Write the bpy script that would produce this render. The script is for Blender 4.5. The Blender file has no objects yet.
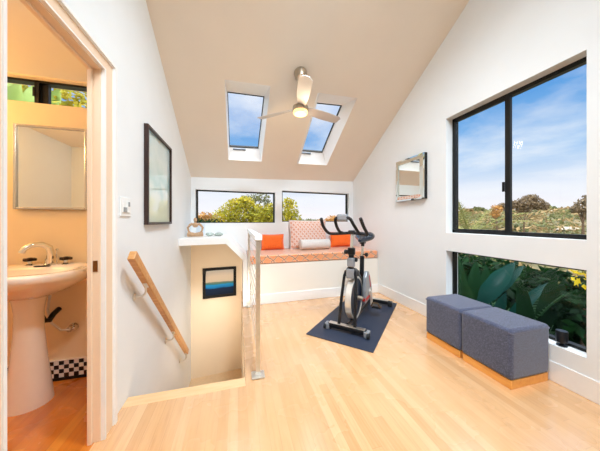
import bpy, bmesh, math, random
from mathutils import Vector, Matrix, noise
random.seed(7)
SC = bpy.context.scene
COL = SC.collection
PI = math.pi
XL, XR = -0.724, 2.282            # side walls
CZ = lambda x, y: 0.096*x - 0.579*y + 4.306          # ceiling height
BY = lambda x: 4.036 + 0.1021*(x - XL)               # back wall, slightly off square
BACK_ANG = math.atan(0.1021)
F_PX = 233.0; YAW = math.radians(14.9008); EYE = 1.2

# ------------------------------------------------------------------ helpers
class MB:
    def __init__(s): s.bm = bmesh.new()
    def poly(s, pts):
        vs = [s.bm.verts.new(p) for p in pts]
        return s.bm.faces.new(vs)
    def hexa(s, b, t):
        v = [s.bm.verts.new(p) for p in list(b) + list(t)]
        n = len(b)
        s.bm.faces.new(v[:n][::-1]); s.bm.faces.new(v[n:])
        for i in range(n):
            j = (i+1) % n
            s.bm.faces.new((v[i], v[j], v[n+j], v[n+i]))
        return s
    def box(s, x0, x1, y0, y1, z0, z1):
        return s.hexa([(x0,y0,z0),(x1,y0,z0),(x1,y1,z0),(x0,y1,z0)], [(x0,y0,z1),(x1,y0,z1),(x1,y1,z1),(x0,y1,z1)])
    def obox(s, c, ax, ay, az):
        c, ax, ay, az = map(Vector, (c, ax, ay, az))
        q = lambda i, j, k: c + ax*i + ay*j + az*k
        return s.hexa([q(-1,-1,-1),q(1,-1,-1),q(1,1,-1),q(-1,1,-1)], [q(-1,-1,1),q(1,-1,1),q(1,1,1),q(-1,1,1)])
    def prism_x(s, poly, x0, x1): return s.hexa([(x0,y,z) for y,z in poly], [(x1,y,z) for y,z in poly])
    def prism_z(s, poly, z0, z1): return s.hexa([(x,y,z0) for x,y in poly], [(x,y,z1) for x,y in poly])
    def bar(s, p0, p1, w, h, up=(0,0,1)):
        p0, p1, up = Vector(p0), Vector(p1), Vector(up)
        d = (p1-p0).normalized(); a = d.cross(up).normalized()*w/2; b = a.cross(d).normalized()*h/2
        return s.hexa([p0-a-b,p0+a-b,p0+a+b,p0-a+b], [p1-a-b,p1+a-b,p1+a+b,p1-a+b])
    def tube(s, pts, r, n=10, cap=True):
        pts = [Vector(p) for p in pts]
        rs = r if isinstance(r, (list, tuple)) else [r]*len(pts)
        rings = []; ref = None
        for i, p in enumerate(pts):
            d = (pts[min(i+1,len(pts)-1)] - pts[max(i-1,0)]).normalized()
            if ref is None:
                ref = d.orthogonal().normalized()
            ref = (ref - d*ref.dot(d)); ref = ref.normalized() if ref.length > 1e-6 else d.orthogonal().normalized()
            b = d.cross(ref)
            rings.append([s.bm.verts.new(p + (ref*math.cos(2*PI*k/n) + b*math.sin(2*PI*k/n))*rs[i]) for k in range(n)])
        for a, b in zip(rings, rings[1:]):
            for k in range(n):
                s.bm.faces.new((a[k], a[(k+1)%n], b[(k+1)%n], b[k]))
        if cap:
            s.bm.faces.new(rings[0][::-1]); s.bm.faces.new(rings[-1])
        return s
    def lathe(s, prof, c=(0,0,0), n=28, sx=1, sy=1, axis='z', loop=False):
        c = Vector(c); rings = []
        for r, h in prof:
            ring = []
            for k in range(n):
                a = 2*PI*k/n
                p = Vector((r*math.cos(a)*sx, r*math.sin(a)*sy, h))
                if axis == 'x': p = Vector((p.z, p.x, p.y))
                if axis == 'y': p = Vector((p.y, p.z, p.x))
                ring.append(s.bm.verts.new(c + p))
            rings.append(ring)
        for a, b in zip(rings, rings[1:]):
            for k in range(n):
                s.bm.faces.new((a[k], a[(k+1)%n], b[(k+1)%n], b[k]))
        if loop:
            for k in range(n): s.bm.faces.new((rings[-1][k], rings[-1][(k+1)%n], rings[0][(k+1)%n], rings[0][k]))
        else:
            s.bm.faces.new(rings[0][::-1]); s.bm.faces.new(rings[-1])
        return s
    def ball(s, c, rx, ry, rz, n=16, rough=0, seed=0):
        r = bmesh.ops.create_uvsphere(s.bm, u_segments=n, v_segments=max(6, n*2//3), radius=1)
        for v in r['verts']:
            k = 1 + (rough*noise.noise(v.co*1.7 + Vector((seed, seed*.7, 0))) if rough else 0)
            v.co = Vector((v.co.x*rx*k, v.co.y*ry*k, v.co.z*rz*k)) + Vector(c)
        return s
    def build(s, name, m, parent=None, smooth=35, bevel=0, seg=2, sub=0, loc=None, rot=None):
        bmesh.ops.recalc_face_normals(s.bm, faces=s.bm.faces)
        me = bpy.data.meshes.new(name); s.bm.to_mesh(me); s.bm.free()
        o = bpy.data.objects.new(name, me); COL.objects.link(o)
        if m is not None: me.materials.append(m)
        if smooth:
            me.shade_smooth(); me.set_sharp_from_angle(angle=math.radians(smooth))
        if bevel:
            b = o.modifiers.new('bevel', 'BEVEL'); b.width = bevel; b.segments = seg; b.limit_method = 'ANGLE'; b.angle_limit = math.radians(40)
            b.harden_normals = False
        if sub:
            u = o.modifiers.new('sub', 'SUBSURF'); u.levels = sub; u.render_levels = sub
        if parent: o.parent = parent
        if loc is not None: o.location = loc
        if rot is not None: o.rotation_euler = rot
        return o

def tag(o, label=None, cat=None, group=None, kind=None):
    for k, v in (('label', label), ('category', cat), ('group', group), ('kind', kind)):
        if v: o[k] = v
    return o
def thing(name, label, cat, loc=(0,0,0), rz=0, group=None):
    o = bpy.data.objects.new(name, None); COL.objects.link(o)
    o.empty_display_size = .1
    o.location = loc; o.rotation_euler = (0, 0, rz)
    return tag(o, label, cat, group)
def struct(o, label=None): return tag(o, label, kind='structure')
def copy_thing(o, loc, label, rz=None, sc=None):
    c = o.copy(); COL.objects.link(c); c.location = loc; c['label'] = label
    if rz is not None: c.rotation_euler = (0, 0, rz)
    if sc: c.scale = (sc,)*3
    for ch in list(o.children):
        k = ch.copy(); COL.objects.link(k); k.parent = c
        for g in list(ch.children):
            q = g.copy(); COL.objects.link(q); q.parent = k
    return c
def lin(c):
    return tuple(((v/255)/12.92 if v/255 <= .04045 else ((v/255+.055)/1.055)**2.4) for v in c) + (1,)
# ------------------------------------------------------------------ materials
class NT:
    def __init__(s, name):
        s.m = bpy.data.materials.new(name); s.m.use_nodes = True
        s.t = s.m.node_tree; s.p = s.t.nodes['Principled BSDF']
    def n(s, ty, **kw):
        x = s.t.nodes.new(ty)
        for k, v in kw.items(): setattr(x, k, v)
        return x
    def l(s, a, b): s.t.links.new(a, b)
    def math(s, op, a, b=None, c=None):
        x = s.n('ShaderNodeMath', operation=op)
        for i, v in enumerate((a, b, c)):
            if v is None: continue
            if isinstance(v, (int, float)): x.inputs[i].default_value = v
            else: s.l(v, x.inputs[i])
        return x.outputs[0]
    def mix(s, f, a, b, mode='MIX'):
        x = s.n('ShaderNodeMix', data_type='RGBA', blend_type=mode)
        for i, v in ((0, f), (6, a), (7, b)):
            if hasattr(v, 'links'): s.l(v, x.inputs[i])
            else: x.inputs[i].default_value = v
        return x.outputs[2]
    def ramp(s, f, stops):
        x = s.n('ShaderNodeValToRGB'); s.l(f, x.inputs[0])
        e = x.color_ramp.elements
        while len(e) < len(stops): e.new(.5)
        for el, (p, c) in zip(e, stops): el.position = p; el.color = c
        return x.outputs[0]
    def noise(s, vec, scale, detail=3, rough=.5):
        x = s.n('ShaderNodeTexNoise'); x.inputs['Scale'].default_value = scale
        x.inputs['Detail'].default_value = detail; x.inputs['Roughness'].default_value = rough
        if vec is not None: s.l(vec, x.inputs['Vector'])
        return x
    def coord(s, which='Object'): return s.n('ShaderNodeTexCoord').outputs[which]
    def sep(s, v):
        x = s.n('ShaderNodeSeparateXYZ'); s.l(v, x.inputs[0]); return x.outputs
    def comb(s, x=0, y=0, z=0):
        c = s.n('ShaderNodeCombineXYZ')
        for i, v in enumerate((x, y, z)):
            if hasattr(v, 'links'): s.l(v, c.inputs[i])
            else: c.inputs[i].default_value = v
        return c.outputs[0]
    def bump(s, h, strength, dist=.01):
        b = s.n('ShaderNodeBump'); b.inputs['Strength'].default_value = strength; b.inputs['Distance'].default_value = dist
        s.l(h, b.inputs['Height']); s.l(b.outputs[0], s.p.inputs['Normal'])
def mat(name, rgb, rough=.5, metal=0, spec=None, var=0, vscale=30, bump=0, bscale=200, coat=0, sheen=0, trans=0):
    t = NT(name); p = t.p
    c = lin(rgb)
    p.inputs['Base Color'].default_value = c
    p.inputs['Roughness'].default_value = rough; p.inputs['Metallic'].default_value = metal
    if spec is not None: p.inputs['Specular IOR Level'].default_value = spec
    if coat: p.inputs['Coat Weight'].default_value = coat; p.inputs['Coat Roughness'].default_value = .12
    if sheen: p.inputs['Sheen Weight'].default_value = sheen
    co = t.coord()
    nz = t.noise(co, vscale, 3)
    if var:
        d = tuple(max(0, v*(1-var)) for v in c[:3]) + (1,); b = tuple(min(1, v*(1+var)) for v in c[:3]) + (1,)
        t.l(t.ramp(nz.outputs[0], [(.3, d), (.7, b)]), p.inputs['Base Color'])
    if bump:
        t.bump(t.noise(co, bscale, 2).outputs[0], bump, .004)
    return t.m

M = {}
M['wall'] = mat('wall_paint', (233,236,237), .6, var=.012, vscale=4, bump=.03, bscale=260)
M['ceiling'] = mat('ceiling_paint', (240,230,215), .75, var=.012, vscale=3, bump=.03, bscale=260)
M['trim'] = mat('white_trim_paint', (240,239,237), .35, var=.01)
M['trim_warm_lit'] = mat('warm_lit_white_trim', (236,210,182), .35, var=.01)  # white trim with the bathroom's warm light mixed into its colour
M['stairwall'] = mat('beige_wall_paint', (226,206,178), .65, var=.015, vscale=4)
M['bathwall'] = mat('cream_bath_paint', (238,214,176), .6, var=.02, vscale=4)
M['black'] = mat('dark_bronze_frame', (16,17,17), .4, .3)
M['blackplastic'] = mat('black_plastic', (20,21,24), .42, var=.15)
M['blackmetal'] = mat('black_painted_metal', (26,27,30), .3, .4)
M['rubber'] = mat('black_rubber', (24,24,26), .75, var=.2, vscale=90)
M['greyplastic'] = mat('grey_plastic', (140,143,148), .35, .2, var=.05)
M['red'] = mat('red_plastic', (190,36,34), .4)
M['steel'] = mat('brushed_steel', (226,222,214), .34, 1, var=.06, vscale=40)
M['chrome'] = mat('chrome', (225,222,215), .08, 1)
M['nickel'] = mat('brushed_nickel', (190,178,160), .28, 1, var=.05)
M['silverbar'] = mat('silver_frame', (205,203,198), .2, 1)
M['porcelain'] = mat('porcelain', (240,224,208), .12, coat=.5, var=.01)
M['mirror'] = mat('mirror_glass', (235,240,236), .015, 1)
M['railwood'] = None
M['white_plastic'] = mat('white_plastic', (236,236,234), .35)
M['greybutton'] = mat('grey_button', (150,152,154), .4)
M['orange'] = mat('orange_fabric', (240,104,22), .8, var=.12, vscale=60, bump=.25, bscale=500, sheen=.2)
M['linen'] = mat('grey_linen', (206,201,196), .85, var=.08, vscale=90, bump=.25, bscale=600)
M['terracotta'] = mat('pale_wood_carving', (186,150,114), .55, var=.18, vscale=40)
M['greenglass'] = mat('green_grey_stone', (168,180,170), .2, var=.25, vscale=50, coat=.4)
M['card'] = mat('pale_blue_card', (216,226,236), .5)
M['brass'] = mat('aged_brass', (140,100,62), .35, 1)
M['frame_brown'] = mat('dark_brown_frame', (48,26,20), .35, var=.2, vscale=25)
M['frame_black'] = mat('black_frame', (18,15,14), .6, spec=.2)
M['concrete'] = mat('stair_carpet', (214,184,146), .8, var=.05)
M['white_blade'] = mat('satin_silver_blade', (206,201,196), .4, .25)
M['bark'] = mat('bark', (92,74,56), .9, var=.35, vscale=14, bump=.6, bscale=30)
M['roofw'] = mat('pale_roof', (178,164,148), .8, var=.08, vscale=2)
M['housew'] = mat('house_wall', (150,132,112), .8, var=.06, vscale=2)
M['housewin'] = mat('dark_house_window', (60,66,74), .2)
M['flangegrey'] = mat('grey_latch', (120,130,140), .35, .5)

def floor_mat(name, tones):
    t = NT(name); x, y, z = t.sep(t.coord())
    w = .057
    row = t.math('FLOOR', t.math('DIVIDE', x, w))
    wn = t.n('ShaderNodeTexWhiteNoise', noise_dimensions='1D'); t.l(row, wn.inputs['W'])
    yy = t.math('DIVIDE', t.math('ADD', y, t.math('MULTIPLY', wn.outputs['Value'], 7.3)), .95)
    brd = t.math('FLOOR', yy)
    wn2 = t.n('ShaderNodeTexWhiteNoise', noise_dimensions='2D'); t.l(t.comb(row, brd), wn2.inputs['Vector'])
    tone = t.ramp(wn2.outputs['Value'], [(p, lin(c)) for p, c in zip((0,.3,.7,1), tones)])
    gv = t.comb(t.math('MULTIPLY', x, 60), t.math('ADD', t.math('MULTIPLY', y, 3.2), t.math('MULTIPLY', brd, 3.7)), row)
    g = t.noise(gv, 1.0, 5, .62)
    grain = t.ramp(g.outputs[0], [(.3, (.86,.80,.73,1)), (.55, (1,1,1,1)), (.8, (1.0,.98,.95,1))])
    c = t.mix(.75, tone, grain, 'MULTIPLY')
    fx = t.math('ABSOLUTE', t.math('SUBTRACT', t.math('FRACT', t.math('DIVIDE', x, w)), .5))
    fy = t.math('ABSOLUTE', t.math('SUBTRACT', t.math('FRACT', yy), .5))
    seam = t.math('MAXIMUM', t.math('GREATER_THAN', fx, .482), t.math('GREATER_THAN', fy, .4985))
    c = t.mix(t.math('MULTIPLY', seam, .3), c, lin((150,104,66)))
    t.l(c, t.p.inputs['Base Color'])
    rr = t.noise(t.coord(), 3, 3)
    t.l(t.ramp(rr.outputs[0], [(.3, (.2,.2,.2,1)), (.7, (.32,.32,.32,1))]), t.p.inputs['Roughness'])
    t.p.inputs['Coat Weight'].default_value = 1; t.p.inputs['Coat Roughness'].default_value = .2; t.p.inputs['Coat IOR'].default_value = 1.75
    return t.m
M['floor'] = floor_mat('maple_strip_floor', ((212,162,110),(218,169,118),(221,173,123),(226,180,132)))
M['bathfloor'] = floor_mat('warm_lit_strip_floor', ((190,98,24),(203,112,32),(209,118,36),(216,130,46)))  # same boards as the room, warm bathroom light put into the tones
def wood_mat(name, a, b, axis='y', rough=.35, sc=30):
    t = NT(name); x, y, z = t.sep(t.coord())
    k = {'x': (3, sc, sc), 'y': (sc, 3, sc), 'z': (sc, sc, 3)}[axis]
    v = t.comb(t.math('MULTIPLY', x, k[0]), t.math('MULTIPLY', y, k[1]), t.math('MULTIPLY', z, k[2]))
    t.l(t.ramp(t.noise(v, 1.3, 4, .6).outputs[0], [(.3, lin(a)), (.7, lin(b))]), t.p.inputs['Base Color'])
    t.p.inputs['Roughness'].default_value = rough
    return t.m
M['railwood'] = wood_mat('oak_rail', (190,130,70), (216,160,98), 'x')
M['plinth'] = wood_mat('light_oak_plinth', (222,146,66), (240,176,92), 'y')
M['nosing'] = wood_mat('maple_nosing', (222,178,128), (232,194,148), 'x')
def checker_mat():
    t = NT('checker_mosaic_tile')
    x, y, z = t.sep(t.coord())
    ch = t.n('ShaderNodeTexChecker'); ch.inputs['Scale'].default_value = 1
    a = t.math('MULTIPLY', x, 1/.031)
    t.l(t.comb(a, .5, t.math('MULTIPLY', t.math('ADD', z, -.022), 1/.031)), ch.inputs['Vector'])
    ch.inputs[1].default_value = lin((18,18,20)); ch.inputs[2].default_value = lin((232,222,212))
    t.l(ch.outputs[0], t.p.inputs['Base Color']); t.p.inputs['Roughness'].default_value = .2
    return t.m
M['checker'] = checker_mat()
def trellis_mat(name, axis, a, b, ground, line, line2, w1=.17, w2=.06, coat=1):
    t = NT(name); x, y, z = t.sep(t.coord())
    u = t.math('DIVIDE', x, a)
    h = t.math('DIVIDE', t.math('SUBTRACT', z, y) if axis == 'fold' else z, b)
    h = t.math('ADD', h, t.math('MULTIPLY', t.math('SINE', t.math('MULTIPLY', u, 4*PI)), .04))
    d1 = t.math('ABSOLUTE', t.math('SUBTRACT', t.math('FRACT', t.math('ADD', u, h)), .5))
    d2 = t.math('ABSOLUTE', t.math('SUBTRACT', t.math('FRACT', t.math('SUBTRACT', u, h)), .5))
    d = t.math('MINIMUM', d1, d2)
    c = t.mix(t.math('LESS_THAN', d, w1), lin(ground), lin(line))
    c = t.mix(t.math('LESS_THAN', d, w2), c, lin(line2))
    t.l(c, t.p.inputs['Base Color'])
    t.p.inputs['Roughness'].default_value = .75
    t.p.inputs['Sheen Weight'].default_value = .8; t.p.inputs['Sheen Roughness'].default_value = .3
    t.p.inputs['Coat Weight'].default_value = coat; t.p.inputs['Coat Roughness'].default_value = .32; t.p.inputs['Coat IOR'].default_value = 1.8
    t.bump(t.noise(t.coord(), 500, 2).outputs[0], .2, .003)
    return t.m
M['trellis'] = trellis_mat('orange_trellis_fabric', 'fold', .165, .135, (234,152,98), (240,200,168), (138,80,54), .10, .05)
M['trellis_p'] = trellis_mat('lit_trellis_fabric', 'z', .075, .085, (208,150,126), (232,212,202), (190,140,120), .17, .04, 0)  # same fabric as the seat cushion, its paler lit look put into the colour
def fabric_mat():
    t = NT('blue_grey_tweed'); co = t.coord()
    a = t.noise(co, 170, 2, .75); b = t.noise(co, 60, 2)
    c = t.ramp(a.outputs[0], [(.36, lin((28,32,48))), (.5, lin((60,66,90))), (.64, lin((112,120,150)))])
    c = t.mix(.3, c, t.ramp(b.outputs[0], [(.3, lin((44,48,70))), (.7, lin((78,84,110)))]))
    t.l(c, t.p.inputs['Base Color']); t.p.inputs['Roughness'].default_value = .9
    t.p.inputs['Sheen Weight'].default_value = .4
    t.bump(a.outputs[0], .4, .003)
    return t.m
M['tweed'] = fabric_mat()
def mat_mat():
    t = NT('dark_exercise_mat'); co = t.coord()
    a = t.noise(co, 220, 2)
    t.l(t.ramp(a.outputs[0], [(.3, lin((26,32,46))), (.7, lin((44,54,76)))]), t.p.inputs['Base Color'])
    t.p.inputs['Roughness'].default_value = .55
    t.bump(a.outputs[0], .35, .004)
    return t.m
M['mat'] = mat_mat()
def glass_mat(name, tint=(1,1,1,1), k=.4):
    t = NT(name); t.t.nodes.remove(t.p)
    tr = t.n('ShaderNodeBsdfTransparent'); tr.inputs[0].default_value = tint
    gl = t.n('ShaderNodeBsdfGlossy'); gl.inputs['Roughness'].default_value = .01
    fr = t.n('ShaderNodeLayerWeight'); fr.inputs['Blend'].default_value = .5
    mx = t.n('ShaderNodeMixShader')
    t.l(t.math('MULTIPLY', t.math('ADD', t.math('MULTIPLY', t.math('POWER', fr.outputs['Facing'], 5), .9), .02), k), mx.inputs[0]); t.l(tr.outputs[0], mx.inputs[1]); t.l(gl.outputs[0], mx.inputs[2])
    t.l(mx.outputs[0], t.t.nodes['Material Output'].inputs[0])
    return t.m
M['glass'] = glass_mat('window_glass')
def print_mat():                       # washed-out landscape print behind glass
    t = NT('pale_landscape_print'); x, y, z = t.sep(t.coord())
    n1 = t.noise(t.coord(), 4.5, 5, .6)
    h = t.math('ADD', z, t.math('MULTIPLY', t.math('SUBTRACT', n1.outputs[0], .5), .5))
    c = t.ramp(t.math('ADD', t.math('MULTIPLY', h, 1.2), .5), [(0, lin((224,230,214))), (.3, lin((228,234,222))), (.5, lin((178,212,208))), (.72, lin((212,230,228))), (1, lin((176,212,222)))])
    t.l(c, t.p.inputs['Base Color']); t.p.inputs['Roughness'].default_value = .3
    t.p.inputs['Coat Weight'].default_value = 1; t.p.inputs['Coat Roughness'].default_value = .015; t.p.inputs['Coat IOR'].default_value = 1.75
    return t.m
M['print'] = print_mat()
def sea_mat():
    t = NT('seascape_painting'); x, y, z = t.sep(t.coord())
    n1 = t.noise(t.comb(t.math('MULTIPLY', x, 3), 0, t.math('MULTIPLY', z, 9)), 1.6, 4)
    h = t.math('ADD', z, t.math('MULTIPLY', t.math('SUBTRACT', n1.outputs[0], .5), .05))
    h = t.math('ADD', t.math('MULTIPLY', h, 1/.4), .5)
    x2 = t.n('ShaderNodeValToRGB'); t.l(h, x2.inputs[0]); e = x2.color_ramp.elements
    st = [(0, (10,24,44)), (.26, (8,34,66)), (.30, (14,112,176)), (.42, (34,138,192)), (.45, (60,118,110)), (.51, (122,138,120)), (.53, (204,190,170)), (.75, (214,198,180)), (1, (196,190,182))]
    while len(e) < len(st): e.new(.5)
    for el, (p, c) in zip(e, st): el.position = p; el.color = lin(c)
    t.l(x2.outputs[0], t.p.inputs['Base Color']); t.p.inputs['Roughness'].default_value = .7; t.p.inputs['Specular IOR Level'].default_value = .2
    return t.m
M['sea'] = sea_mat()
def emit_mat(name, rgb, s):
    t = NT(name); t.p.inputs['Base Color'].default_value = lin(rgb)
    t.p.inputs['Emission Color'].default_value = lin(rgb); t.p.inputs['Emission Strength'].default_value = s
    return t.m
M['lamp'] = emit_mat('warm_frosted_lamp', (255,206,140), 1.6)
def leaf_mat(name, cols, scale=2.5, rough=.55):
    t = NT(name); co = t.coord()
    a = t.noise(co, scale, 3, .6); g = t.n('ShaderNodeNewGeometry')
    f = t.math('ADD', t.math('MULTIPLY', a.outputs[0], .75), t.math('MULTIPLY', g.outputs['Random Per Island'], .3))
    st = [(.18 + .62*i/(len(cols)-1), lin(c)) for i, c in enumerate(cols)]
    t.l(t.ramp(f, st), t.p.inputs['Base Color'])
    t.p.inputs['Roughness'].default_value = rough
    t.p.inputs['Specular IOR Level'].default_value = .15
    tr = t.n('ShaderNodeBsdfTranslucent'); mx = t.n('ShaderNodeMixShader'); mx.inputs[0].default_value = .25
    tr.inputs[0].default_value = lin(cols[-1])
    t.l(t.p.outputs[0], mx.inputs[1]); t.l(tr.outputs[0], mx.inputs[2])
    t.l(mx.outputs[0], t.t.nodes['Material Output'].inputs[0])
    return t.m
M['leaf_yellow'] = leaf_mat('yellow_green_leaves', [(58,74,26), (116,126,34), (172,164,40), (214,190,70)], 1.6)
M['leaf_olive'] = leaf_mat('olive_leaves', [(50,58,38), (92,98,62), (138,136,84)], 1.2)
M['leaf_brown'] = leaf_mat('dry_brown_leaves', [(96,70,44), (160,114,62), (206,160,92)], 1.2)
M['leaf_tan'] = leaf_mat('dry_tan_leaves', [(84,70,48), (132,112,74), (172,148,104)], .5)
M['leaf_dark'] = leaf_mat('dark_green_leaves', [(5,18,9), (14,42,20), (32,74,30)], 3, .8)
M['leaf_grey'] = leaf_mat('eucalyptus_leaves', [(66,58,50), (110,94,74), (150,132,100)], .9)
M['banana'] = leaf_mat('broad_green_leaf', [(10,44,42), (20,70,62), (44,100,78)], 1.5, .35)
M['leafmid'] = leaf_mat('mid_green_broad_leaf', [(10,36,20), (22,60,32), (46,92,48)], 1.6, .4)
M['bananabright'] = leaf_mat('bright_broad_leaf', [(90,130,60), (140,170,90), (190,205,130)], 2, .4)
M['palm'] = leaf_mat('palm_frond_leaf', [(70,84,44), (120,128,70), (176,170,100)], 2)
M['palmdark'] = leaf_mat('dark_palm_frond_leaf', [(22,54,36), (44,86,54), (74,110,70)], 2)
M['yellowflower'] = leaf_mat('yellow_petals', [(200,170,20), (236,206,30), (250,228,70)], 5)
def ground_mat():
    t = NT('dry_hillside'); co = t.coord()
    a = t.noise(co, .16, 5, .65); b = t.noise(co, .9, 4, .6)
    c = t.ramp(a.outputs[0], [(.32, lin((62,68,44))), (.48, lin((94,90,60))), (.6, lin((134,116,82))), (.75, lin((84,84,58)))])
    c = t.mix(.45, c, t.ramp(b.outputs[0], [(.35, lin((54,62,42))), (.65, lin((140,124,92)))]))
    t.l(c, t.p.inputs['Base Color']); t.p.inputs['Roughness'].default_value = 1
    return t.m
M['ground'] = ground_mat()
M['soil'] = mat('dark_garden_soil', (38,32,26), 1, var=.3, vscale=6)

# ------------------------------------------------------------------ room shell
TW = .055                                       # interior wall thickness
YR = -1.7                                      # wall behind the camera
# left wall: door opening y .955-1.511, z 0-2.03; lower strip goes down the stairwell
def left_wall():
    m = MB(); x0, x1 = XL-TW, XL
    d0, d1, dz = .950, 1.511, 2.031
    top = lambda y: CZ(XL, y) + .02
    m.prism_x([(YR,-.25),(d0,-.25),(d0,top(d0)),(YR,top(YR))], x0, x1)
    m.prism_x([(d0,dz),(d1,dz),(d1,top(d1)),(d0,top(d0))], x0, x1)
    m.prism_x([(d1,-.25),(1.70,-.25),(1.70,top(1.70)),(d1,top(d1))], x0, x1)
    m.prism_x([(1.70,-1.5),(4.4,-1.5),(4.4,top(4.4)),(1.70,top(1.70))], x0, x1)
    m.prism_x([(d0,-.25),(d1,-.25),(d1,-.01),(d0,-.01)], x0, x1)
    return struct(m.build('wall_left', M['wall'], smooth=0))
left_wall()
# right wall with two openings, 0.18 thick
WY0, WY1 = 1.026, 2.13
UZ0, UZ1, LZ0, LZ1 = 1.068, 2.362, .272, .866
RT = .17
def right_wall():
    m = MB(); x0, x1 = XR, XR+RT
    top = lambda y: CZ(XR, y) + .02
    m.prism_x([(YR,-.25),(WY0,-.25),(WY0,top(WY0)),(YR,top(YR))], x0, x1)
    m.prism_x([(WY1,-.25),(4.6,-.25),(4.6,top(4.6)),(WY1,top(WY1))], x0, x1)
    m.box(x0, x1, WY0, WY1, -.25, LZ0); m.box(x0, x1, WY0, WY1, LZ1, UZ0)
    m.prism_x([(WY0,UZ1),(WY1,UZ1),(WY1,top(WY1)),(WY0,top(WY0))], x0, x1)
    return struct(m.build('wall_right', M['wall'], smooth=0))
right_wall()
# back wall: upper strip with two window openings (white); below, beige in the stairwell
BW = [(-.662,.650,1.168,1.712), (.775,2.189,1.187,1.757)]
def bquad(m, x0, x1, z0, z1, z2=None, z3=None, off=0, dep=.16):
    # slab on the back wall line between x0..x1; the top may slope (z1 at x0, z2 at x1)
    z2 = z1 if z2 is None else z2
    m.hexa([(x0,BY(x0)+off,z0),(x1,BY(x1)+off,z0),(x1,BY(x1)+off+dep,z0),(x0,BY(x0)+off+dep,z0)],
           [(x0,BY(x0)+off,z1),(x1,BY(x1)+off,z2),(x1,BY(x1)+off+dep,z2),(x0,BY(x0)+off+dep,z1)])
def back_wall():
    m = MB(); tz = lambda x: CZ(x, BY(x)) + .03
    xs = [XL-.02, BW[0][0], BW[0][1], BW[1][0], BW[1][1], XR+.02]
    zb = -.25
    for a, b in ((0,1),(2,3),(4,5)):
        bquad(m, xs[a], xs[b], zb, tz(xs[a]), tz(xs[b]))
    bquad(m, xs[1], xs[2], zb, BW[0][2]); bquad(m, xs[1], xs[2], BW[0][3], tz(xs[1]), tz(xs[2]))
    bquad(m, xs[3], xs[4], zb, BW[1][2]); bquad(m, xs[3], xs[4], BW[1][3], tz(xs[3]), tz(xs[4]))
    return struct(m.build('wall_back', M['wall'], smooth=0))
back_wall()
m = MB(); bquad(m, XL, -.158, -1.5, .886, off=-.006, dep=.005); bquad(m, -.158, .068, -1.5, .886, .652, off=-.006, dep=.005); bquad(m, XL, .15, -1.5, -.25); struct(m.build('wall_stairwell', M['stairwall'], smooth=0))
# wall behind the camera
m = MB(); m.hexa([(XL,YR-.15,-.25),(XR,YR-.15,-.25),(XR,YR,-.25),(XL,YR,-.25)], [(XL,YR-.15,CZ(XL,YR)+.02),(XR,YR-.15,CZ(XR,YR)+.02),(XR,YR,CZ(XR,YR)+.02),(XL,YR,CZ(XL,YR)+.02)])
struct(m.build('wall_front', M['wall'], smooth=0))
# ceiling plane with two skylight openings
S1X, S2X = (-.142, .366), (.995, 1.530)
ST = lambda x: 2.682 + .075*x
SB = lambda x: 3.737 + .105*x
def ceiling():
    m = MB()
    cols = [XL-TW, S1X[0], S1X[1], S2X[0], S2X[1], XR+RT]
    rows = [lambda x: YR-.15, ST, SB, lambda x: BY(x)+.16]
    nrm = Vector((-.096,.579,1)).normalized()
    for i in range(5):
        for j in range(3):
            if j == 1 and i in (1, 3): continue
            q = [(cols[i],rows[j](cols[i])),(cols[i+1],rows[j](cols[i+1])),(cols[i+1],rows[j+1](cols[i+1])),(cols[i],rows[j+1](cols[i]))]
            b = [Vector((x,y,CZ(x,y))) for x, y in q]
            m.hexa(b, [p + nrm*.05 for p in b])
    return struct(m.build('ceiling', M['ceiling'], smooth=0))
ceiling()
# floors
m = MB()
SX1, SY0 = .055, 1.823                          # stair opening: x<SX1, y>SY0
m.box(XL-TW*.5, XR+.02, YR-.1, SY0-.08, -.22, 0)
m.box(SX1, XR+.02, SY0-.08, 4.5, -.22, 0)
struct(m.build('floor', M['floor'], smooth=0))
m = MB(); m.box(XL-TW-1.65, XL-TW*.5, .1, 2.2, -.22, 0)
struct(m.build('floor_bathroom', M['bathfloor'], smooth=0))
m = MB(); m.box(XL+.0, SX1, SY0-.085, SY0+.012, -.035, .0025)
struct(m.build('trim_1', M['nosing'], smooth=0, bevel=.006), 'maple nosing board along the top of the stairs')
# stairwell: steps, landing, side wall under the floor
m = MB()
for k in range(6):
    m.box(XL, SX1, SY0 - .06 + .205*k, SY0 - .06 + .205*(k+1) + .01, -1.5, -.186*(k+1))
m.box(XL, .2, SY0 - .06 + .205*6, 4.3, -1.5, -1.32)
struct(m.build('floor_stairs', M['concrete'], smooth=0))
m = MB(); m.box(SX1, SX1+.08, SY0-.1, 4.14, -1.5, -.22); m.box(XL, SX1, SY0-.16, SY0-.07, -1.5, -.036)
struct(m.build('wall_stairside', M['stairwall'], smooth=0))
# ledge that wraps over the stairwell: flat shelf, sloped cap and upright end
m = MB()
prof = [(XL,.975),(-.155,.982),(.128,.692),(.134,0),(.068,0),(.067,.652),(-.158,.888),(XL,.885)]
hy = lambda x: 3.23 + .13*(x - XL)
def ledge_piece(q):
    f = [(x, hy(x), z) for x, z in q]; b = [(x, BY(x)-.001, z) for x, z in q]
    m.hexa(f, b)
ledge_piece([prof[0],prof[1],prof[6],prof[7]]); ledge_piece([prof[1],prof[2],prof[5],prof[6]]); ledge_piece([prof[2],prof[3],prof[4],prof[5]])
struct(m.build('trim_2', M['trim'], smooth=0, bevel=.004), 'white ledge with a sloped end over the stairwell')

# baseboards
m = MB(); m.box(XR-.009, XR, YR, 3.47, 0, .15)
struct(m.build('baseboard_right', M['trim'], smooth=0, bevel=.005))
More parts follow.
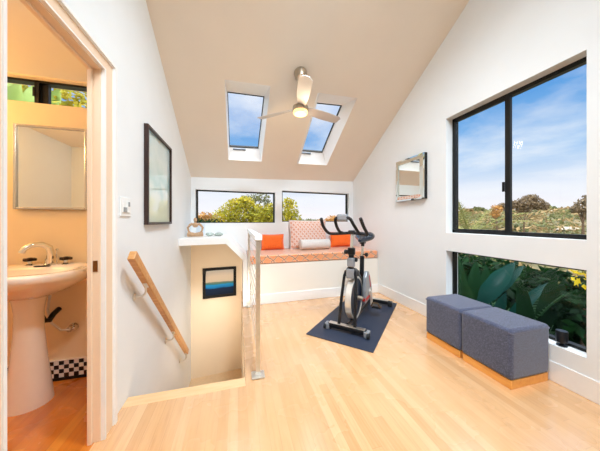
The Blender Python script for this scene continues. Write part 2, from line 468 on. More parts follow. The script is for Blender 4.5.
# door casing, jamb
def door():
    m = MB(); d0, d1, dz = .950, 1.511, 2.031
    def rim(o0, i0, t):          # one stepped moulding round three sides of the opening
        for q in ([(d1+i0,0),(d1+o0,0),(d1+o0,dz+o0*.72),(d1+i0,dz+i0*.72)], [(d0-o0,0),(d0-i0,0),(d0-i0,dz+i0*.72),(d0-o0,dz+o0*.72)],
                  [(d0-o0,dz+o0*.72),(d0-i0,dz+i0*.72),(d1+i0,dz+i0*.72),(d1+o0,dz+o0*.72)]):
            m.prism_x(q, XL+.0004, XL+t)
    rim(.012, 0, .019); rim(.096, .089, .019); rim(.120, .096, .026)
    o = struct(m.build('door_1', M['trim'], smooth=0), 'white casing of the bathroom doorway')
    m = MB(); rim(.089, .012, .0135); m.build('casing_board', M['trim_warm_lit'], o, smooth=0)
    m = MB()
    m.box(XL-TW-.004, XL, d1-.006, d1+.02, 0, dz); m.box(XL-TW-.004, XL, d0-.02, d0+.006, 0, dz); m.box(XL-TW-.004, XL, d0, d1, dz-.006, dz+.02)
    m.box(XL-TW, XL-TW+.022, d1-.02, d1-.006, 0, dz-.006); m.box(XL-TW, XL-TW+.022, d0+.006, d0+.02, 0, dz-.006); m.box(XL-TW, XL-TW+.022, d0, d1, dz-.02, dz-.006)
    m.build('jamb', M['trim_warm_lit'], o, smooth=0, bevel=.003)
    m = MB(); m.box(XL-.050, XL-.012, d1-.0085, d1-.006, .925, .985)
    m.box(XL-.040, XL-.022, d1-.0095, d1-.006, .94, .97)
    m.build('strike_plate', M['brass'], o, smooth=0)
door()
# bathroom shell
BXL = XL-TW-1.55; BWY = 2.17; BH = 2.275
m = MB(); wx0, wx1, wz0, wz1 = -1.95, -1.02, 2.075, 2.262
m.box(BXL-.1, wx0, BWY, BWY+.14, -.2, BH+.1); m.box(wx1, XL-TW, BWY, BWY+.14, -.2, BH+.1)
m.box(wx0, wx1, BWY, BWY+.14, -.2, wz0); m.box(wx0, wx1, BWY, BWY+.14, wz1, BH+.1)
struct(m.build('wall_bathroom_back', M['bathwall'], smooth=0))
m = MB(); m.box(BXL-.1, BXL, .2, BWY, -.2, BH+.1); m.box(BXL-.1, XL-TW, .1, .2, -.2, BH+.1)
struct(m.build('wall_bathroom_side', M['wall'], smooth=0))
m = MB(); m.box(BXL-.1, XL-TW, .1, BWY+.14, BH, BH+.1)
struct(m.build('ceiling_bathroom', M['ceiling'], smooth=0))
m = MB(); m.box(BXL, XL-TW, BWY-.010, BWY, .022, .146)
bb = struct(m.build('baseboard_bathroom', M['checker'], smooth=0), 'black and white checker mosaic baseboard')
m = MB(); m.box(BXL, XL-TW, BWY-.013, BWY, 0, .022); m.build('black_tile_strip', M['black'], bb, smooth=0)
m = MB(); m.box(BXL, XL-TW, BWY-.012, BWY, .146, .152); m.build('top_tile_strip', M['porcelain'], bb, smooth=0)

# ------------------------------------------------------------------ windows
def frame_bars(m, x, y0, y1, z0, z1, w, d):
    m.box(x-d/2, x+d/2, y0, y0+w, z0, z1); m.box(x-d/2, x+d/2, y1-w, y1, z0, z1)
    m.box(x-d/2, x+d/2, y0, y1, z0, z0+w); m.box(x-d/2, x+d/2, y0, y1, z1-w, z1)
# upper right slider
XG = XR + .095
m = MB(); frame_bars(m, XG+.02, WY0, WY1, UZ0, UZ1, .034, .05)
w1 = struct(m.build('window_1', M['black'], smooth=0, bevel=.002), 'wide black framed sliding window in the right wall')
m = MB(); m.box(XG-.004, XG+.024, 1.545, 1.588, UZ0+.03, UZ1-.03); m.box(XG-.012, XG+.02, 1.59, WY1-.05, UZ0+.028, UZ0+.046); m.box(XG-.012, XG+.02, 1.59, WY1-.05, UZ1-.05, UZ1-.03)
m.build('sliding_sash', M['black'], w1, smooth=0, bevel=.002)
m = MB(); m.box(XG-.018, XG-.004, 1.586, 1.604, 1.47, 1.56); m.build('sash_latch', M['black'], w1, smooth=0, bevel=.003)
m = MB(); m.box(XG+.018, XG+.022, WY0+.03, 1.55, UZ0+.03, UZ1-.03); m.build('pane', M['glass'], w1, smooth=0)
m = MB(); m.box(XG+.003, XG+.007, 1.585, WY1-.03, UZ0+.03, UZ1-.03); m.build('pane', M['glass'], w1, smooth=0)
# lower right fixed pane
m = MB(); frame_bars(m, XG+.02, WY0, WY1, LZ0, LZ1, .022, .05)
w2 = struct(m.build('window_2', M['black'], smooth=0, bevel=.002), 'low fixed window behind the ottomans')
m = MB(); m.box(XG+.018, XG+.022, WY0+.02, WY1-.02, LZ0+.02, LZ1-.02); m.build('pane', M['glass'], w2, smooth=0)
# two back windows
def back_window(k, label):
    x0, x1, z0, z1 = BW[k]; m = MB(); o = .075; w = .018
    bquad(m, x0, x0+w*1.4, z0, z1, off=o, dep=.05); bquad(m, x1-w*1.4, x1, z0, z1, off=o, dep=.05)
    bquad(m, x0, x1, z0, z0+w*.6, off=o, dep=.05); bquad(m, x0, x1, z1-w, z1, off=o, dep=.05)
    f = struct(m.build('window_%d' % (3+k), M['black'], smooth=0), label)
    m = MB(); bquad(m, x0+w, x1-w, z0+w*.5, z1-w*.5, off=o+.02, dep=.004); m.build('pane', M['glass'], f, smooth=0)
back_window(0, 'long fixed window over the stair ledge'); back_window(1, 'long fixed window over the seat end of the bench')
# bathroom window
m = MB(); yb = BWY+.05
m.box(wx0, wx1, yb, yb+.05, wz0, wz0+.006); m.box(wx0, wx1, yb-.01, yb+.05, wz1-.016, wz1); m.box(wx0, wx0+.02, yb, yb+.05, wz0, wz1); m.box(wx1-.02, wx1, yb, yb+.05, wz0, wz1)
m.box(-1.482, -1.455, yb-.01, yb+.05, wz0, wz1)
w5 = struct(m.build('window_5', M['black'], smooth=0), 'high strip window above the bathroom mirror')
m = MB(); m.box(-1.455, -1.41, yb+.012, yb+.04, wz0, wz1); m.box(-1.49, -1.478, yb-.016, yb-.008, 2.14, 2.21); m.build('sliding_sash', M['black'], w5, smooth=0)
m = MB(); m.box(wx0+.02, -1.48, yb+.02, yb+.024, wz0, wz1-.01); m.build('pane', M['glass'], w5, smooth=0)
m = MB(); m.box(-1.41, wx1-.02, yb+.03, yb+.034, wz0, wz1-.01); m.build('pane', M['glass'], w5, smooth=0)
# skylights: flared white wells, black gasket, glass, grey latch bar
NRM = Vector((-.096,.579,1)).normalized()
UP_S = Vector((0,-1,.579)).normalized()
def ray(u, v):
    fw = Vector((math.sin(YAW), math.cos(YAW), 0)); rt = Vector((math.cos(YAW), -math.sin(YAW), 0))
    return fw + rt*((u-300)/F_PX) + Vector((0,0,(221-v)/F_PX))
def at(u, v, depth): return Vector((0,0,EYE)) + ray(u, v)*depth
def skylight(k, name, sx, gl, label):
    oc = [Vector((x, y, CZ(x, y))) for x, y in ((sx[0],ST(sx[0])),(sx[1],ST(sx[1])),(sx[1],SB(sx[1])),(sx[0],SB(sx[0])))]
    m = MB(); c = sum(gl, Vector())/4
    out = [p + (p-c)*.14 for p in gl]
    for i in range(4):
        j = (i+1) % 4
        n = (oc[j]-oc[i]).cross(gl[i]-oc[i]).normalized()
        mid = (oc[0]+oc[2])/2
        if n.dot(mid-oc[i]) > 0: n = -n
        m.hexa([oc[i],oc[j],gl[j],gl[i]], [oc[i]+n*.03,oc[j]+n*.03,gl[j]+n*.03,gl[i]+n*.03])
    o = struct(m.build(name, M['trim'], smooth=0), label)
    m = MB(); ins = [p + (c-p)*.035 for p in gl]
    for i in range(4):
        j = (i+1) % 4
        m.hexa([gl[i],gl[j],ins[j],ins[i]], [q + NRM*.03 for q in (gl[i],gl[j],ins[j],ins[i])])
    m.build('gasket', M['black'], o, smooth=0)
    m = MB(); m.hexa([p+NRM*.012 for p in gl], [p+NRM*.016 for p in gl]); m.build('pane', M['glass'], o, smooth=0)
    a = gl[3].lerp(gl[2], .12); b = gl[3].lerp(gl[2], .55)
    d = (oc[3]-gl[3]).normalized()*.018
    m = MB(); m.bar(a+d-NRM*.015, b+d-NRM*.015, .03, .022, NRM); m.build('latch_bar', M['flangegrey'], o, smooth=0, bevel=.003)
    return o
GL = {}
T0 = .2
def on_roof(u, v, t):
    d = ray(u, v); p0 = Vector((0,0,4.306)) + NRM*t; o = Vector((0,0,EYE))
    return o + d*((p0-o).dot(NRM)/d.dot(NRM))
skylight(1, 'window_6', S1X, [on_roof(227.3,91.5,T0), on_roof(264.4,96.3,T0), on_roof(258.4,148.6,T0), on_roof(229.4,147,T0)], 'skylight over the stairwell')
skylight(2, 'window_7', S2X, [on_roof(306,101.5,T0), on_roof(342.1,105.3,T0), on_roof(322.4,152.8,T0), on_roof(294.5,150.6,T0)], 'skylight beyond the fan')

# ------------------------------------------------------------------ ottomans
def ottoman(y0, y1, label, cat='ottoman'):
    x0, x1 = 1.866, 2.262
    t = thing('ottoman', label, cat, ((x0+x1)/2, (y0+y1)/2, 0), 0, 'pair of tweed ottomans')
    hx, hy_ = (x1-x0)/2, (y1-y0)/2
    m = MB(); m.box(-hx, hx, -hy_, hy_, .062, .426)
    o = m.build('upholstery', M['tweed'], t, smooth=40, bevel=.024, seg=4)
    m = MB()
    for z in (.066, ):
        pass
    # piped seam round the top edge
    r = [(-hx+.006,-hy_+.006),(hx-.006,-hy_+.006),(hx-.006,hy_-.006),(-hx+.006,hy_-.006),(-hx+.006,-hy_+.006)]
    m.tube([(x,y,.398) for x,y in r], .0075, 6); m.build('seam', M['tweed'], o)
    m = MB(); m.box(-hx+.008, hx-.008, -hy_+.008, hy_-.008, 0, .062); m.build('plinth', M['plinth'], t, smooth=0, bevel=.003)
    return t
ottoman(1.205, 1.592, 'blue grey tweed cube ottoman on oak plinth, the one with its whole end face showing')
ottoman(1.600, 1.988, 'blue grey tweed cube ottoman half hidden behind its twin, nearer the exercise bike')

# ------------------------------------------------------------------ window bench
def bench():
    x0, x1 = .136, XR-.002
    fy = lambda x: 3.395 + .036*(x-.32)
    t = thing('window_bench', 'built-in cream bench under the back windows', 'bench', (0,0,0))
    m = MB(); m.hexa([(x0,fy(x0),0),(x1,fy(x1),0),(x1,BY(x1)-.004,0),(x0,BY(x0)-.004,0)], [(x0,fy(x0),.578),(x1,fy(x1),.578),(x1,BY(x1)-.004,.578),(x0,BY(x0)-.004,.578)])
    m.build('bench_box', M['bencha'], t, smooth=0)
    m = MB(); m.hexa([(x0,fy(x0)-.016,0),(x1,fy(x1)-.016,0),(x1,fy(x1)-.0005,0),(x0,fy(x0)-.0005,0)], [(x0,fy(x0)-.016,.142),(x1,fy(x1)-.016,.142),(x1,fy(x1)-.0005,.142),(x0,fy(x0)-.0005,.142)])
    m.build('kickboard', M['trim'], t, smooth=0, bevel=.004)
    m = MB(); e = .008
    m.hexa([(x0+e,fy(x0)-.012,.580),(x1-e,fy(x1)-.012,.580),(x1-e,BY(x1)-.012,.580),(x0+e,BY(x0)-.012,.580)], [(x0+e,fy(x0)-.012,.702),(x1-e,fy(x1)-.012,.702),(x1-e,BY(x1)-.012,.702),(x0+e,BY(x0)-.012,.702)])
    o = m.build('bench_cushion', M['trellis'], smooth=40, bevel=.022, seg=3)
    tag(o, 'long orange trellis seat cushion on the window bench', 'cushion')
    m = MB()
    for z in (.597, .686):
        m.tube([(x0+e+.01,fy(x0)-.0125,z),(x1-e-.01,fy(x1)-.0125,z)], .006, 6)
    m.build('piping', M['trellis'], o)
M['bencha'] = mat('cream_bench_paint', (238,230,218), .55, var=.012, vscale=3)
bench()
def pillow_mesh(w, h, d, nx=22, nz=16, pinch=.06):
    m = MB(); bm = m.bm; V = {}
    for s in (-1, 1):
        for i in range(nx+1):
            for j in range(nz+1):
                u, v = 2*i/nx-1, 2*j/nz-1
                edge = i in (0, nx) or j in (0, nz)
                if edge and s == 1: V[s,i,j] = V[-1,i,j]; continue
                px = u*(1 - pinch*(1-v*v)*0 - pinch*(1 - v*v)) ; pz = v*(1 - pinch*(1-u*u))
                t = ((1-u**4)*(1-v**4))**.55
                wr = 1 + .05*math.sin(5*u+2*v+w*9)*math.cos(4*v)
                V[s,i,j] = bm.verts.new((px*w/2, s*t*d/2*wr, pz*h/2 + h/2))
    for s in (-1, 1):
        for i in range(nx):
            for j in range(nz):
                q = [V[s,i,j],V[s,i+1,j],V[s,i+1,j+1],V[s,i,j+1]]
                bm.faces.new(q if s == -1 else q[::-1])
    return m
def pillow(name, x, y, z, w, h, d, lean, m_, label, piping, cat='pillow', rz=0):
    o = pillow_mesh(w, h, d).build(name, m_, smooth=60, loc=(x, y, z), rot=(lean, 0, BACK_ANG+rz))
    tag(o, label, cat)
    m = MB(); pts = []
    for i in range(9): u = 2*i/8-1; pts.append((u*w/2*(1-.06*0), 0, -h/2*(1-.06*(1-u*u))+h/2))
    for i in range(1, 9): v = 2*i/8-1; pts.append((w/2*(1-.06*(1-v*v)), 0, v*h/2+h/2))
    for i in range(1, 9): u = 1-2*i/8; pts.append((u*w/2, 0, h/2*(1-.06*(1-u*u))+h/2))
    for i in range(1, 9): v = 1-2*i/8; pts.append((-w/2*(1-.06*(1-v*v)), 0, v*h/2+h/2))
    m.tube(pts, .006, 6, cap=False); m.build('piping', piping, o)
    return o
pillow('throw_pillow', .585, BY(.585)-.15, .702, .40, .265, .13, -.14, M['orange'], 'orange throw pillow on the bench beside the railing', M['orange'])
pillow('throw_pillow', 1.94, BY(1.94)-.15, .702, .46, .285, .13, -.14, M['orange'], 'orange throw pillow on the bench behind the exercise bike', M['orange'], rz=-.02)
pillow('back_pillow', 1.265, BY(1.265)-.165, .702, .74, .52, .17, -.17, M['trellis_p'], 'large dusty pink trellis pillow leaning under the window', M['linen'])
# bolster
m = MB(); L = .275; R = .088
m.lathe([(.02,-L),(R*.8,-L),(R*.97,-L+.012),(R,-L+.03),(R*1.0,0),(R,L-.03),(R*.97,L-.012),(R*.8,L),(.02,L)], axis='x', n=28)
o = m.build('bolster_pillow', M['linen'], smooth=50, loc=(1.30, BY(1.30)-.36, .702+R), rot=(0,0,BACK_ANG))
tag(o, 'pale grey bolster roll in front of the trellis pillow', 'pillow')
for s in (-1, 1):
    m = MB(); m.tube([(s*(L-.008), math.cos(a)*R*.97, math.sin(a)*R*.97) for a in [2*PI*k/24 for k in range(25)]], .005, 6, cap=False); m.build('piping', M['linen'], o)

# ------------------------------------------------------------------ cable railing
def railing():
    xp = .150; y0, y1 = 1.83, 3.375
    t = thing('cable_railing', 'steel cable railing with white top rail beside the stairwell', 'railing', (xp, y0, 0))
    for y in (0, y1-y0-.03):
        m = MB(); m.box(-.017, .017, y-.009, y+.009, .01, 1.05)
        p = m.build('post', M['steel'], t, smooth=0, bevel=.0015)
        m = MB(); m.box(-.05, .05, y-.045, y+.045, .003, .013); m.box(-.024,.024,y-.012,y+.012,.013,.03); m.build('base_plate', M['steel'], p, smooth=0, bevel=.003)
        for k in range(10):
            z = .12 + .0945*k
            m = MB(); m.lathe([(.002,-.010),(.005,-.0095),(.006,-.008),(.006,-.006)], (0,y,z), 10, axis='y'); m.build('cable_fitting', M['steel'], p)
    for k in range(10):
        z = .12 + .0945*k
        m = MB(); m.tube([(0,0,z),(0,y1-y0-.03,z)], .0035, 6); m.build('cable', M['steel'], t)
    m = MB(); m.box(-.030, .030, -.03, y1-y0+.0, 1.05, 1.092)
    m.build('top_rail', M['trim'], t, smooth=0, bevel=.005)
railing()

# ------------------------------------------------------------------ stair handrail
def handrail():
    t = thing('stair_handrail', 'oak handrail descending the left wall on metal brackets', 'handrail', (XL, 1.70, 0))
    a, b = Vector((.075, 0, .985)), Vector((.075, 1.64, -.52))
    m = MB(); m.bar(a, b, .042, .062); m.build('rail', M['railwood'], t, smooth=0, bevel=.005)
    d = (b-a).normalized()
    for s in (.14, .60, .97):
        p = a.lerp(b, s); under = p - Vector((0,0,.045))
        zc = under.z - .075
        m = MB(); m.tube([(0, p.y, zc),(.05, p.y, zc),(.068, p.y, zc+.012),(.075, p.y, zc+.03),(.075, p.y, under.z+.005)], .0075, 8)
        k = m.build('bracket', M['steel'], t)
        m = MB(); m.lathe([(.01,.0005),(.027,.0005),(.027,.006),(.012,.009)], (0,p.y,zc), 16, axis='x'); m.build('wall_flange', M['steel'], k)
        m = MB(); m.bar(under + d*-.03 + Vector((0,0,.002)), under + d*.03 + Vector((0,0,.002)), .025, .005); m.build('saddle_plate', M['steel'], k, smooth=0)
handrail()

# ------------------------------------------------------------------ light switches
t = thing('light_switch', 'white double light switch plate beside the bathroom doorway', 'switch', (XL, 1.785, 1.293))
m = MB(); m.box(.0005, .008, -.070, .075, -.062, .062); m.build('wall_plate', M['white_plastic'], t, smooth=0, bevel=.003)
for y, mm in ((-.030, 'white_plastic'), (.032, 'white_plastic')):
    m = MB(); m.box(.008, .013, y-.02, y+.02, -.036, .036); r = m.build('rocker', M[mm], t, smooth=0, bevel=.002)
m = MB(); m.box(.013, .0155, -.046, .002, -.034, -.004); m.build('dimmer', M['greybutton'], t, smooth=0)
m = MB(); m.box(.013, .0155, .022, .044, .004, .034); m.build('sensor', M['greybutton'], t, smooth=0)

# ------------------------------------------------------------------ pictures and mirrors
def frame_yz(m, y0, y1, z0, z1, w, d):
    m.box(0, d, y0, y0+w, z0, z1); m.box(0, d, y1-w, y1, z0, z1); m.box(0, d, y0+w, y1-w, z0, z0+w); m.box(0, d, y0+w, y1-w, z1-w, z1)
yc, zc = 2.452, 1.574; hw, hh = .345, .405
t = thing('framed_print', 'tall dark framed print under glass on the left wall', 'picture', (XL+.001, yc, zc))
m = MB(); frame_yz(m, -hw, hw, -hh, hh, .022, .032); m.build('frame', M['frame_brown'], t, smooth=0, bevel=.002)
m = MB(); m.box(.004, .012, -hw+.02, hw-.02, -hh+.02, hh-.02); m.build('print', M['print'], t, smooth=0)
# seascape on the stairwell wall
xc = -.292; t = thing('seascape_picture', 'small black framed seascape hung in the stairwell', 'picture', (xc, BY(xc)-.001, .187), BACK_ANG)
hw, hh = .262, .245
m = MB()
for b in ((-hw,-hw+.045,-hh,hh),(hw-.045,hw,-hh,hh),(-hw+.045,hw-.045,-hh,-hh+.042),(-hw+.045,hw-.045,hh-.042,hh)): m.box(b[0],b[1],-.03,0,b[2],b[3])
m.build('frame', M['frame_black'], t, smooth=0, bevel=.003)
m = MB(); m.box(-hw+.044, hw-.044, -.014, -.004, -hh+.04, hh-.04); m.build('canvas', M['sea'], t, smooth=0)
# wall mirror
yc, zc = 2.667, 1.768; hy_, hz = .268, .288
t = thing('wall_mirror', 'small wall mirror with wide mirrored frame and black edge beyond the big window', 'mirror', (XR-.001, yc, zc))
m = MB()
ex, inn, dp, di = (hy_, hz), (hy_-.062, hz-.062), -.055, -.040
for s in ((-1,-1,1,-1),(1,-1,1,1),(1,1,-1,1),(-1,1,-1,-1)):
    a, b = (s[0]*ex[0], s[1]*ex[1]), (s[2]*ex[0], s[3]*ex[1]); c, d = (s[2]*inn[0], s[3]*inn[1]), (s[0]*inn[0], s[1]*inn[1])
    m.hexa([(-.046,*a),(-.046,*b),(-.046,*c),(-.046,*d)], [(di,*a),(di,*b),(dp-.006,*c),(dp-.006,*d)])
m.build('mirrored_frame', M['mirror'], t, smooth=0)
m = MB(); m.box(-.044, -.0005, -hy_, hy_, -hz, hz); m.build('backing', M['black'], t, smooth=0)
m = MB(); m.box(-.050, -.046, -inn[0], inn[0], -inn[1], inn[1]); m.build('mirror_glass', M['mirror'], t, smooth=0)

# ------------------------------------------------------------------ ceiling fan
def fan():
    fx, fy = .688, 2.565; zc = CZ(fx, fy)
    t = thing('ceiling_fan', 'three blade brushed nickel ceiling fan with a glowing lamp', 'fan', (fx, fy, 2.47))
    h = zc - 2.47
    m = MB(); 
    # canopy, tilted to the ceiling slope
    prof = [(.012,-.105),(.05,-.085),(.07,-.045),(.075,-.004),(.075,.012)]
    m.lathe(prof, (0,0,0), 28)
    o = m.build('canopy', M['nickel'], t, loc=(0,-.0,h-.008), rot=(math.atan(-.579)*1.0, 0, 0))
    m = MB(); m.tube([(0,.0,h-.06),(0,0,.07)], .013, 12); m.lathe([(.014,h-.155),(.024,h-.15),(.026,h-.11),(.016,h-.09)], (0,0,0), 20); m.build('downrod', M['nickel'], t)
    m = MB(); m.lathe([(.016,.105),(.03,.10),(.04,.06),(.062,.045),(.088,.03),(.092,.0),(.09,-.018),(.08,-.022)], (0,0,0), 32); m.build('motor_housing', M['nickel'], t)
    m = MB(); m.lathe([(.082,-.02),(.083,-.035),(.076,-.052),(.05,-.064),(.01,-.068)], (0,0,0), 32); m.build('lamp', M['lamp'], t)
    for a in (19, 138, 260):
        m = MB(); n = 14
        for s in range(n):
            pass
        rows = []
        for i in range(n+1):
            f = i/n; r = .07 + f*.52
            w = .045 + .030*math.sin(min(1, f*1.5)*PI/2) - (.012*f) 
            if f > .93: w *= 1 - (f-.93)/.07*.45
            tw = -math.radians(20 - 8*f)
            row = []
            for k in range(7):
                u = (k/6*2-1)*w
                cam = .006*(1-(k/3-1)**2)
                row.append((Vector((r, u*math.cos(tw), .012 + u*math.sin(tw) + cam))))
            rows.append(row)
        top = [[m.bm.verts.new(p + Vector((0,0,.004))) for p in row] for row in rows]
        bot = [[m.bm.verts.new(p) for p in row] for row in rows]
        for i in range(n):
            for k in range(6):
                m.bm.faces.new((top[i][k],top[i+1][k],top[i+1][k+1],top[i][k+1]))
                m.bm.faces.new((bot[i][k],bot[i][k+1],bot[i+1][k+1],bot[i+1][k]))
            for k in (0, 6):
                m.bm.faces.new((top[i][k],bot[i][k],bot[i+1][k],top[i+1][k]))
        for i in (0, n):
            for k in range(6): m.bm.faces.new((top[i][k],top[i][k+1],bot[i][k+1],bot[i][k]))
        m.build('blade', M['white_blade'], t, rot=(0,0,math.radians(a)))
fan()

# ------------------------------------------------------------------ exercise bike and mat
MATROT = math.radians(44.7)
mc = Vector((1.462, 2.634, 0))
m = MB(); m.box(-.735, .735, -.348, .348, .0015, .0095)
tag(m.build('exercise_mat', M['mat'], smooth=0, bevel=.003, loc=mc, rot=(0,0,MATROT)), 'dark rubber mat on the wood floor under the exercise bike', 'mat')
def bike():
    t = thing('exercise_bike', 'black spinning bike with silver flywheel standing on a dark mat', 'exercise bike', (1.122, 2.278, .0098), -math.radians(45.3))
    B, S, G = M['blackmetal'], M['steel'], M['greyplastic']
    # stabilisers
    for y, hl, nm in ((0, .215, 'front_stabilizer'), (1.04, .27, 'rear_stabilizer')):
        m = MB(); m.box(-hl, hl, y-.032, y+.032, .022, .072); o = m.build(nm, B, t, smooth=0, bevel=.014, seg=3)
        for s in (-1, 1):
            m = MB(); m.box(s*hl-.028, s*hl+.028, y-.038, y+.038, .0, .066); m.build('end_foot', M['greyplastic'] if y == 0 else M['blackplastic'], o, smooth=0, bevel=.01)
        m = MB(); m.box(-hl*.92, hl*.92, y-.027, y+.027, .071, .077); m.build('step_plate', S, o, smooth=0, bevel=.003)
    for s in (-1, 1):
        m = MB(); m.lathe([(.01,-.012),(.028,-.012),(.028,.012),(.01,.012)], (s*.235,-.03,.03), 16, axis='x'); m.build('transport_wheel', M['rubber'], t)
    # fork
    for s in (-1, 1):
        m = MB(); m.tube([(s*.088,.0,.07),(s*.080,.06,.34),(s*.066,.115,.58),(s*.03,.15,.66)], [.017,.017,.016,.016], 10); m.build('fork_leg', B, t)
    # flywheel
    fy, fz, r = .27, .302, .242
    m = MB(); m.lathe([(r*.90,-.030),(r*.975,-.034),(r,-.028),(r,.028),(r*.975,.034),(r*.90,.030)], (0,fy,fz), 48, axis='x', loop=True)
    fwl = m.build('flywheel', M['silverrim'], t, smooth=30)
    m = MB(); m.lathe([(.03,-.018),(r*.91,-.026),(r*.91,.026),(.03,.018)], (0,fy,fz), 40, axis='x'); m.build('flywheel_disc', M['bluedisc'], fwl)
    m = MB(); m.lathe([(.012,-.1),(.02,-.1),(.03,-.03),(.03,.03),(.02,.1),(.012,.1)], (0,fy,fz), 20, axis='x'); m.build('axle', M['nickel'], fwl)
    # frame beams
    m = MB(); m.tube([(0,.145,.64),(0,.30,.60),(0,.48,.46),(0,.62,.30),(0,.80,.16),(0,1.04,.06)], [.034,.036,.036,.036,.03,.026], 12); m.build('main_frame', B, t)
    m = MB(); m.tube([(0,.56,.30),(0,.60,.74)], .028, 12); m.build('seat_tube', B, t)
    m = MB(); m.tube([(0,.02,.07),(0,.3,.05),(0,.7,.055),(0,1.02,.06)], .02, 10); m.build('base_beam', B, t)
    m = MB(); m.tube([(0,.135,.60),(0,.165,.86)], [.034,.030], 14); m.lathe([(.028,-.04),(.042,-.035),(.042,.035),(.028,.04)], (0,.165,.85), 16); m.build('head_tube', B, t)
    m = MB(); m.tube([(0,.168,.84),(0,.185,1.06)], .017, 12); m.build('handlebar_post', M['chrome'], t)
    m = MB(); m.tube([(0,.603,.70),(0,.622,.90)], .0165, 12); m.build('seat_post', M['chrome'], t)
    # resistance block, knobs
    m = MB(); m.box(-.045,.045,.10,.19,.55,.66); m.box(-.03,.05,.09,.15,.68,.78); m.build('brake_housing', G, t, smooth=0, bevel=.014)
    for nm, p in (('tension_knob', (-.06,.15,.84)), ('tension_knob', (.052,.15,.76)), ('seat_knob', (.055,.60,.76))):
        m = MB(); m.lathe([(.006,-.045),(.010,-.02),(.024,-.016),(.026,.012),(.016,.02)] if p[0] > 0 else [(.016,-.02),(.026,-.012),(.024,.016),(.010,.02),(.006,.045)], p, 14, axis='x'); m.build(nm, M['blackplastic'], t)
    # chain guard on the open side
    m = MB(); prof = [(.44,.18),(.70,.19),(.76,.25),(.74,.36),(.66,.48),(.60,.55),(.52,.565),(.47,.50),(.43,.34)]
    m.hexa([(.045,y,z) for y,z in prof], [(.088,y,z) for y,z in prof]); cg = m.build('chain_guard', G, t, smooth=0, bevel=.012, seg=3)
    m = MB(); m.hexa([(.087,y,z) for y,z in ((.45,.215),(.70,.215),(.70,.255),(.45,.25))], [(.0905,y,z) for y,z in ((.45,.215),(.70,.215),(.70,.255),(.45,.25))])
    m.hexa([(.087,y,z) for y,z in ((.66,.34),(.70,.33),(.62,.50),(.59,.49))], [(.0905,y,z) for y,z in ((.66,.34),(.70,.33),(.62,.50),(.59,.49))])
    m.box(.05,.084,.428,.438,.215,.25)
    m.build('guard_stripe', M['red'], cg, smooth=0)
    m = MB(); m.hexa([(-.05,y,z) for y,z in prof], [(-.04,y,z) for y,z in prof]); m.build('inner_guard', M['blackplastic'], t, smooth=0, bevel=.004)
    # cranks and pedals
    for s in (-1, 1):
        py, pz = .63 - s*.045, .29 - s*.165
        m = MB(); m.bar((s*.105,.63,.29), (s*.125,py,pz), .016, .028, (1,0,0)); c = m.build('crank', S, t, smooth=0, bevel=.004)
        m = MB(); m.box(s*.135-(.0 if s > 0 else .10), s*.135+(.10 if s > 0 else .0), py-.045, py+.045, pz-.014, pz+.014)
        m.tube([(s*.12,py,pz),(s*.15,py,pz)], .008, 8)
        p = m.build('pedal', M['blackplastic'], c, smooth=0, bevel=.006)
        x = s*.19
        m = MB(); m.tube([(x-.05,py-.03,pz+.010),(x-.048,py-.085,pz+.03),(x-.03,py-.10,pz+.075),(x+.03,py-.10,pz+.075),(x+.048,py-.085,pz+.03),(x+.05,py-.03,pz+.010)], .009, 7); m.build('toe_cage', M['brassy'], p)
    m = MB(); m.tube([(-.11,.63,.29),(.11,.63,.29)], .014, 10); m.lathe([(.02,.088),(.05,.09),(.05,.096),(.02,.098)], (0,.63,.29), 24, axis='x'); m.build('crank_axle', S, t)
    # handlebar: cross bar, outer horns, inner loop, console
    def sm(pts, n=5):
        pts = [Vector(p) for p in pts]; out = []
        for i in range(len(pts)-1):
            p0, p1, p2, p3 = pts[max(i-1,0)], pts[i], pts[i+1], pts[min(i+2,len(pts)-1)]
            for k in range(n):
                s = k/n
                out.append(.5*((2*p1)+(p2-p0)*s+(2*p0-5*p1+4*p2-p3)*s*s+(3*p1-p0-3*p2+p3)*s**3))
        return out + [pts[-1]]
    m = MB(); m.tube(sm([(-.205,-.20,1.215),(-.216,-.12,1.13),(-.214,.02,1.055),(-.16,.12,1.045),(0,.175,1.055),(.16,.12,1.045),(.214,.02,1.055),(.216,-.12,1.13),(.205,-.20,1.215)]), .0165, 10)
    hb = m.build('handlebar', M['rubber'], t)
    m = MB(); m.tube(sm([(-.10,.15,1.055),(-.105,.06,1.075),(-.095,-.06,1.15),(-.065,-.13,1.22),(.065,-.13,1.22),(.095,-.06,1.15),(.105,.06,1.075),(.10,.15,1.055)]), .0165, 10); m.build('aero_loop', M['rubber'], hb)
    m = MB(); m.box(-.055,.055,-.155,-.105,1.19,1.262); m.build('console', G, hb, smooth=0, bevel=.018, seg=3)
    m = MB(); m.box(-.035,.035,.14,.21,1.045,1.085); m.build('clamp', M['blackplastic'], hb, smooth=0, bevel=.01)
    # saddle
    m = MB(); sec = [(.48,.020,.020),(.52,.032,.034),(.58,.048,.044),(.65,.09,.056),(.71,.126,.066),(.76,.126,.066),(.80,.085,.045)]
    rings = []
    for y, hw, hh in sec:
        ring = []
        for k in range(18):
            a = 2*PI*k/18; x = hw*math.cos(a); z = hh*math.sin(a)
            z -= .028*math.exp(-(x/.026)**2)*(1 if z > 0 and y > .6 else .3 if z > 0 else 0)
            if z < 0: z *= .9
            ring.append(m.bm.verts.new((x, y, .945 + z + max(0,y-.56)*.22)))
        rings.append(ring)
    for a, b in zip(rings, rings[1:]):
        for k in range(18): m.bm.faces.new((a[k],a[(k+1)%18],b[(k+1)%18],b[k]))
    m.bm.faces.new(rings[0][::-1]); m.bm.faces.new(rings[-1])
    sd = m.build('saddle', M['saddle'], t, smooth=60)
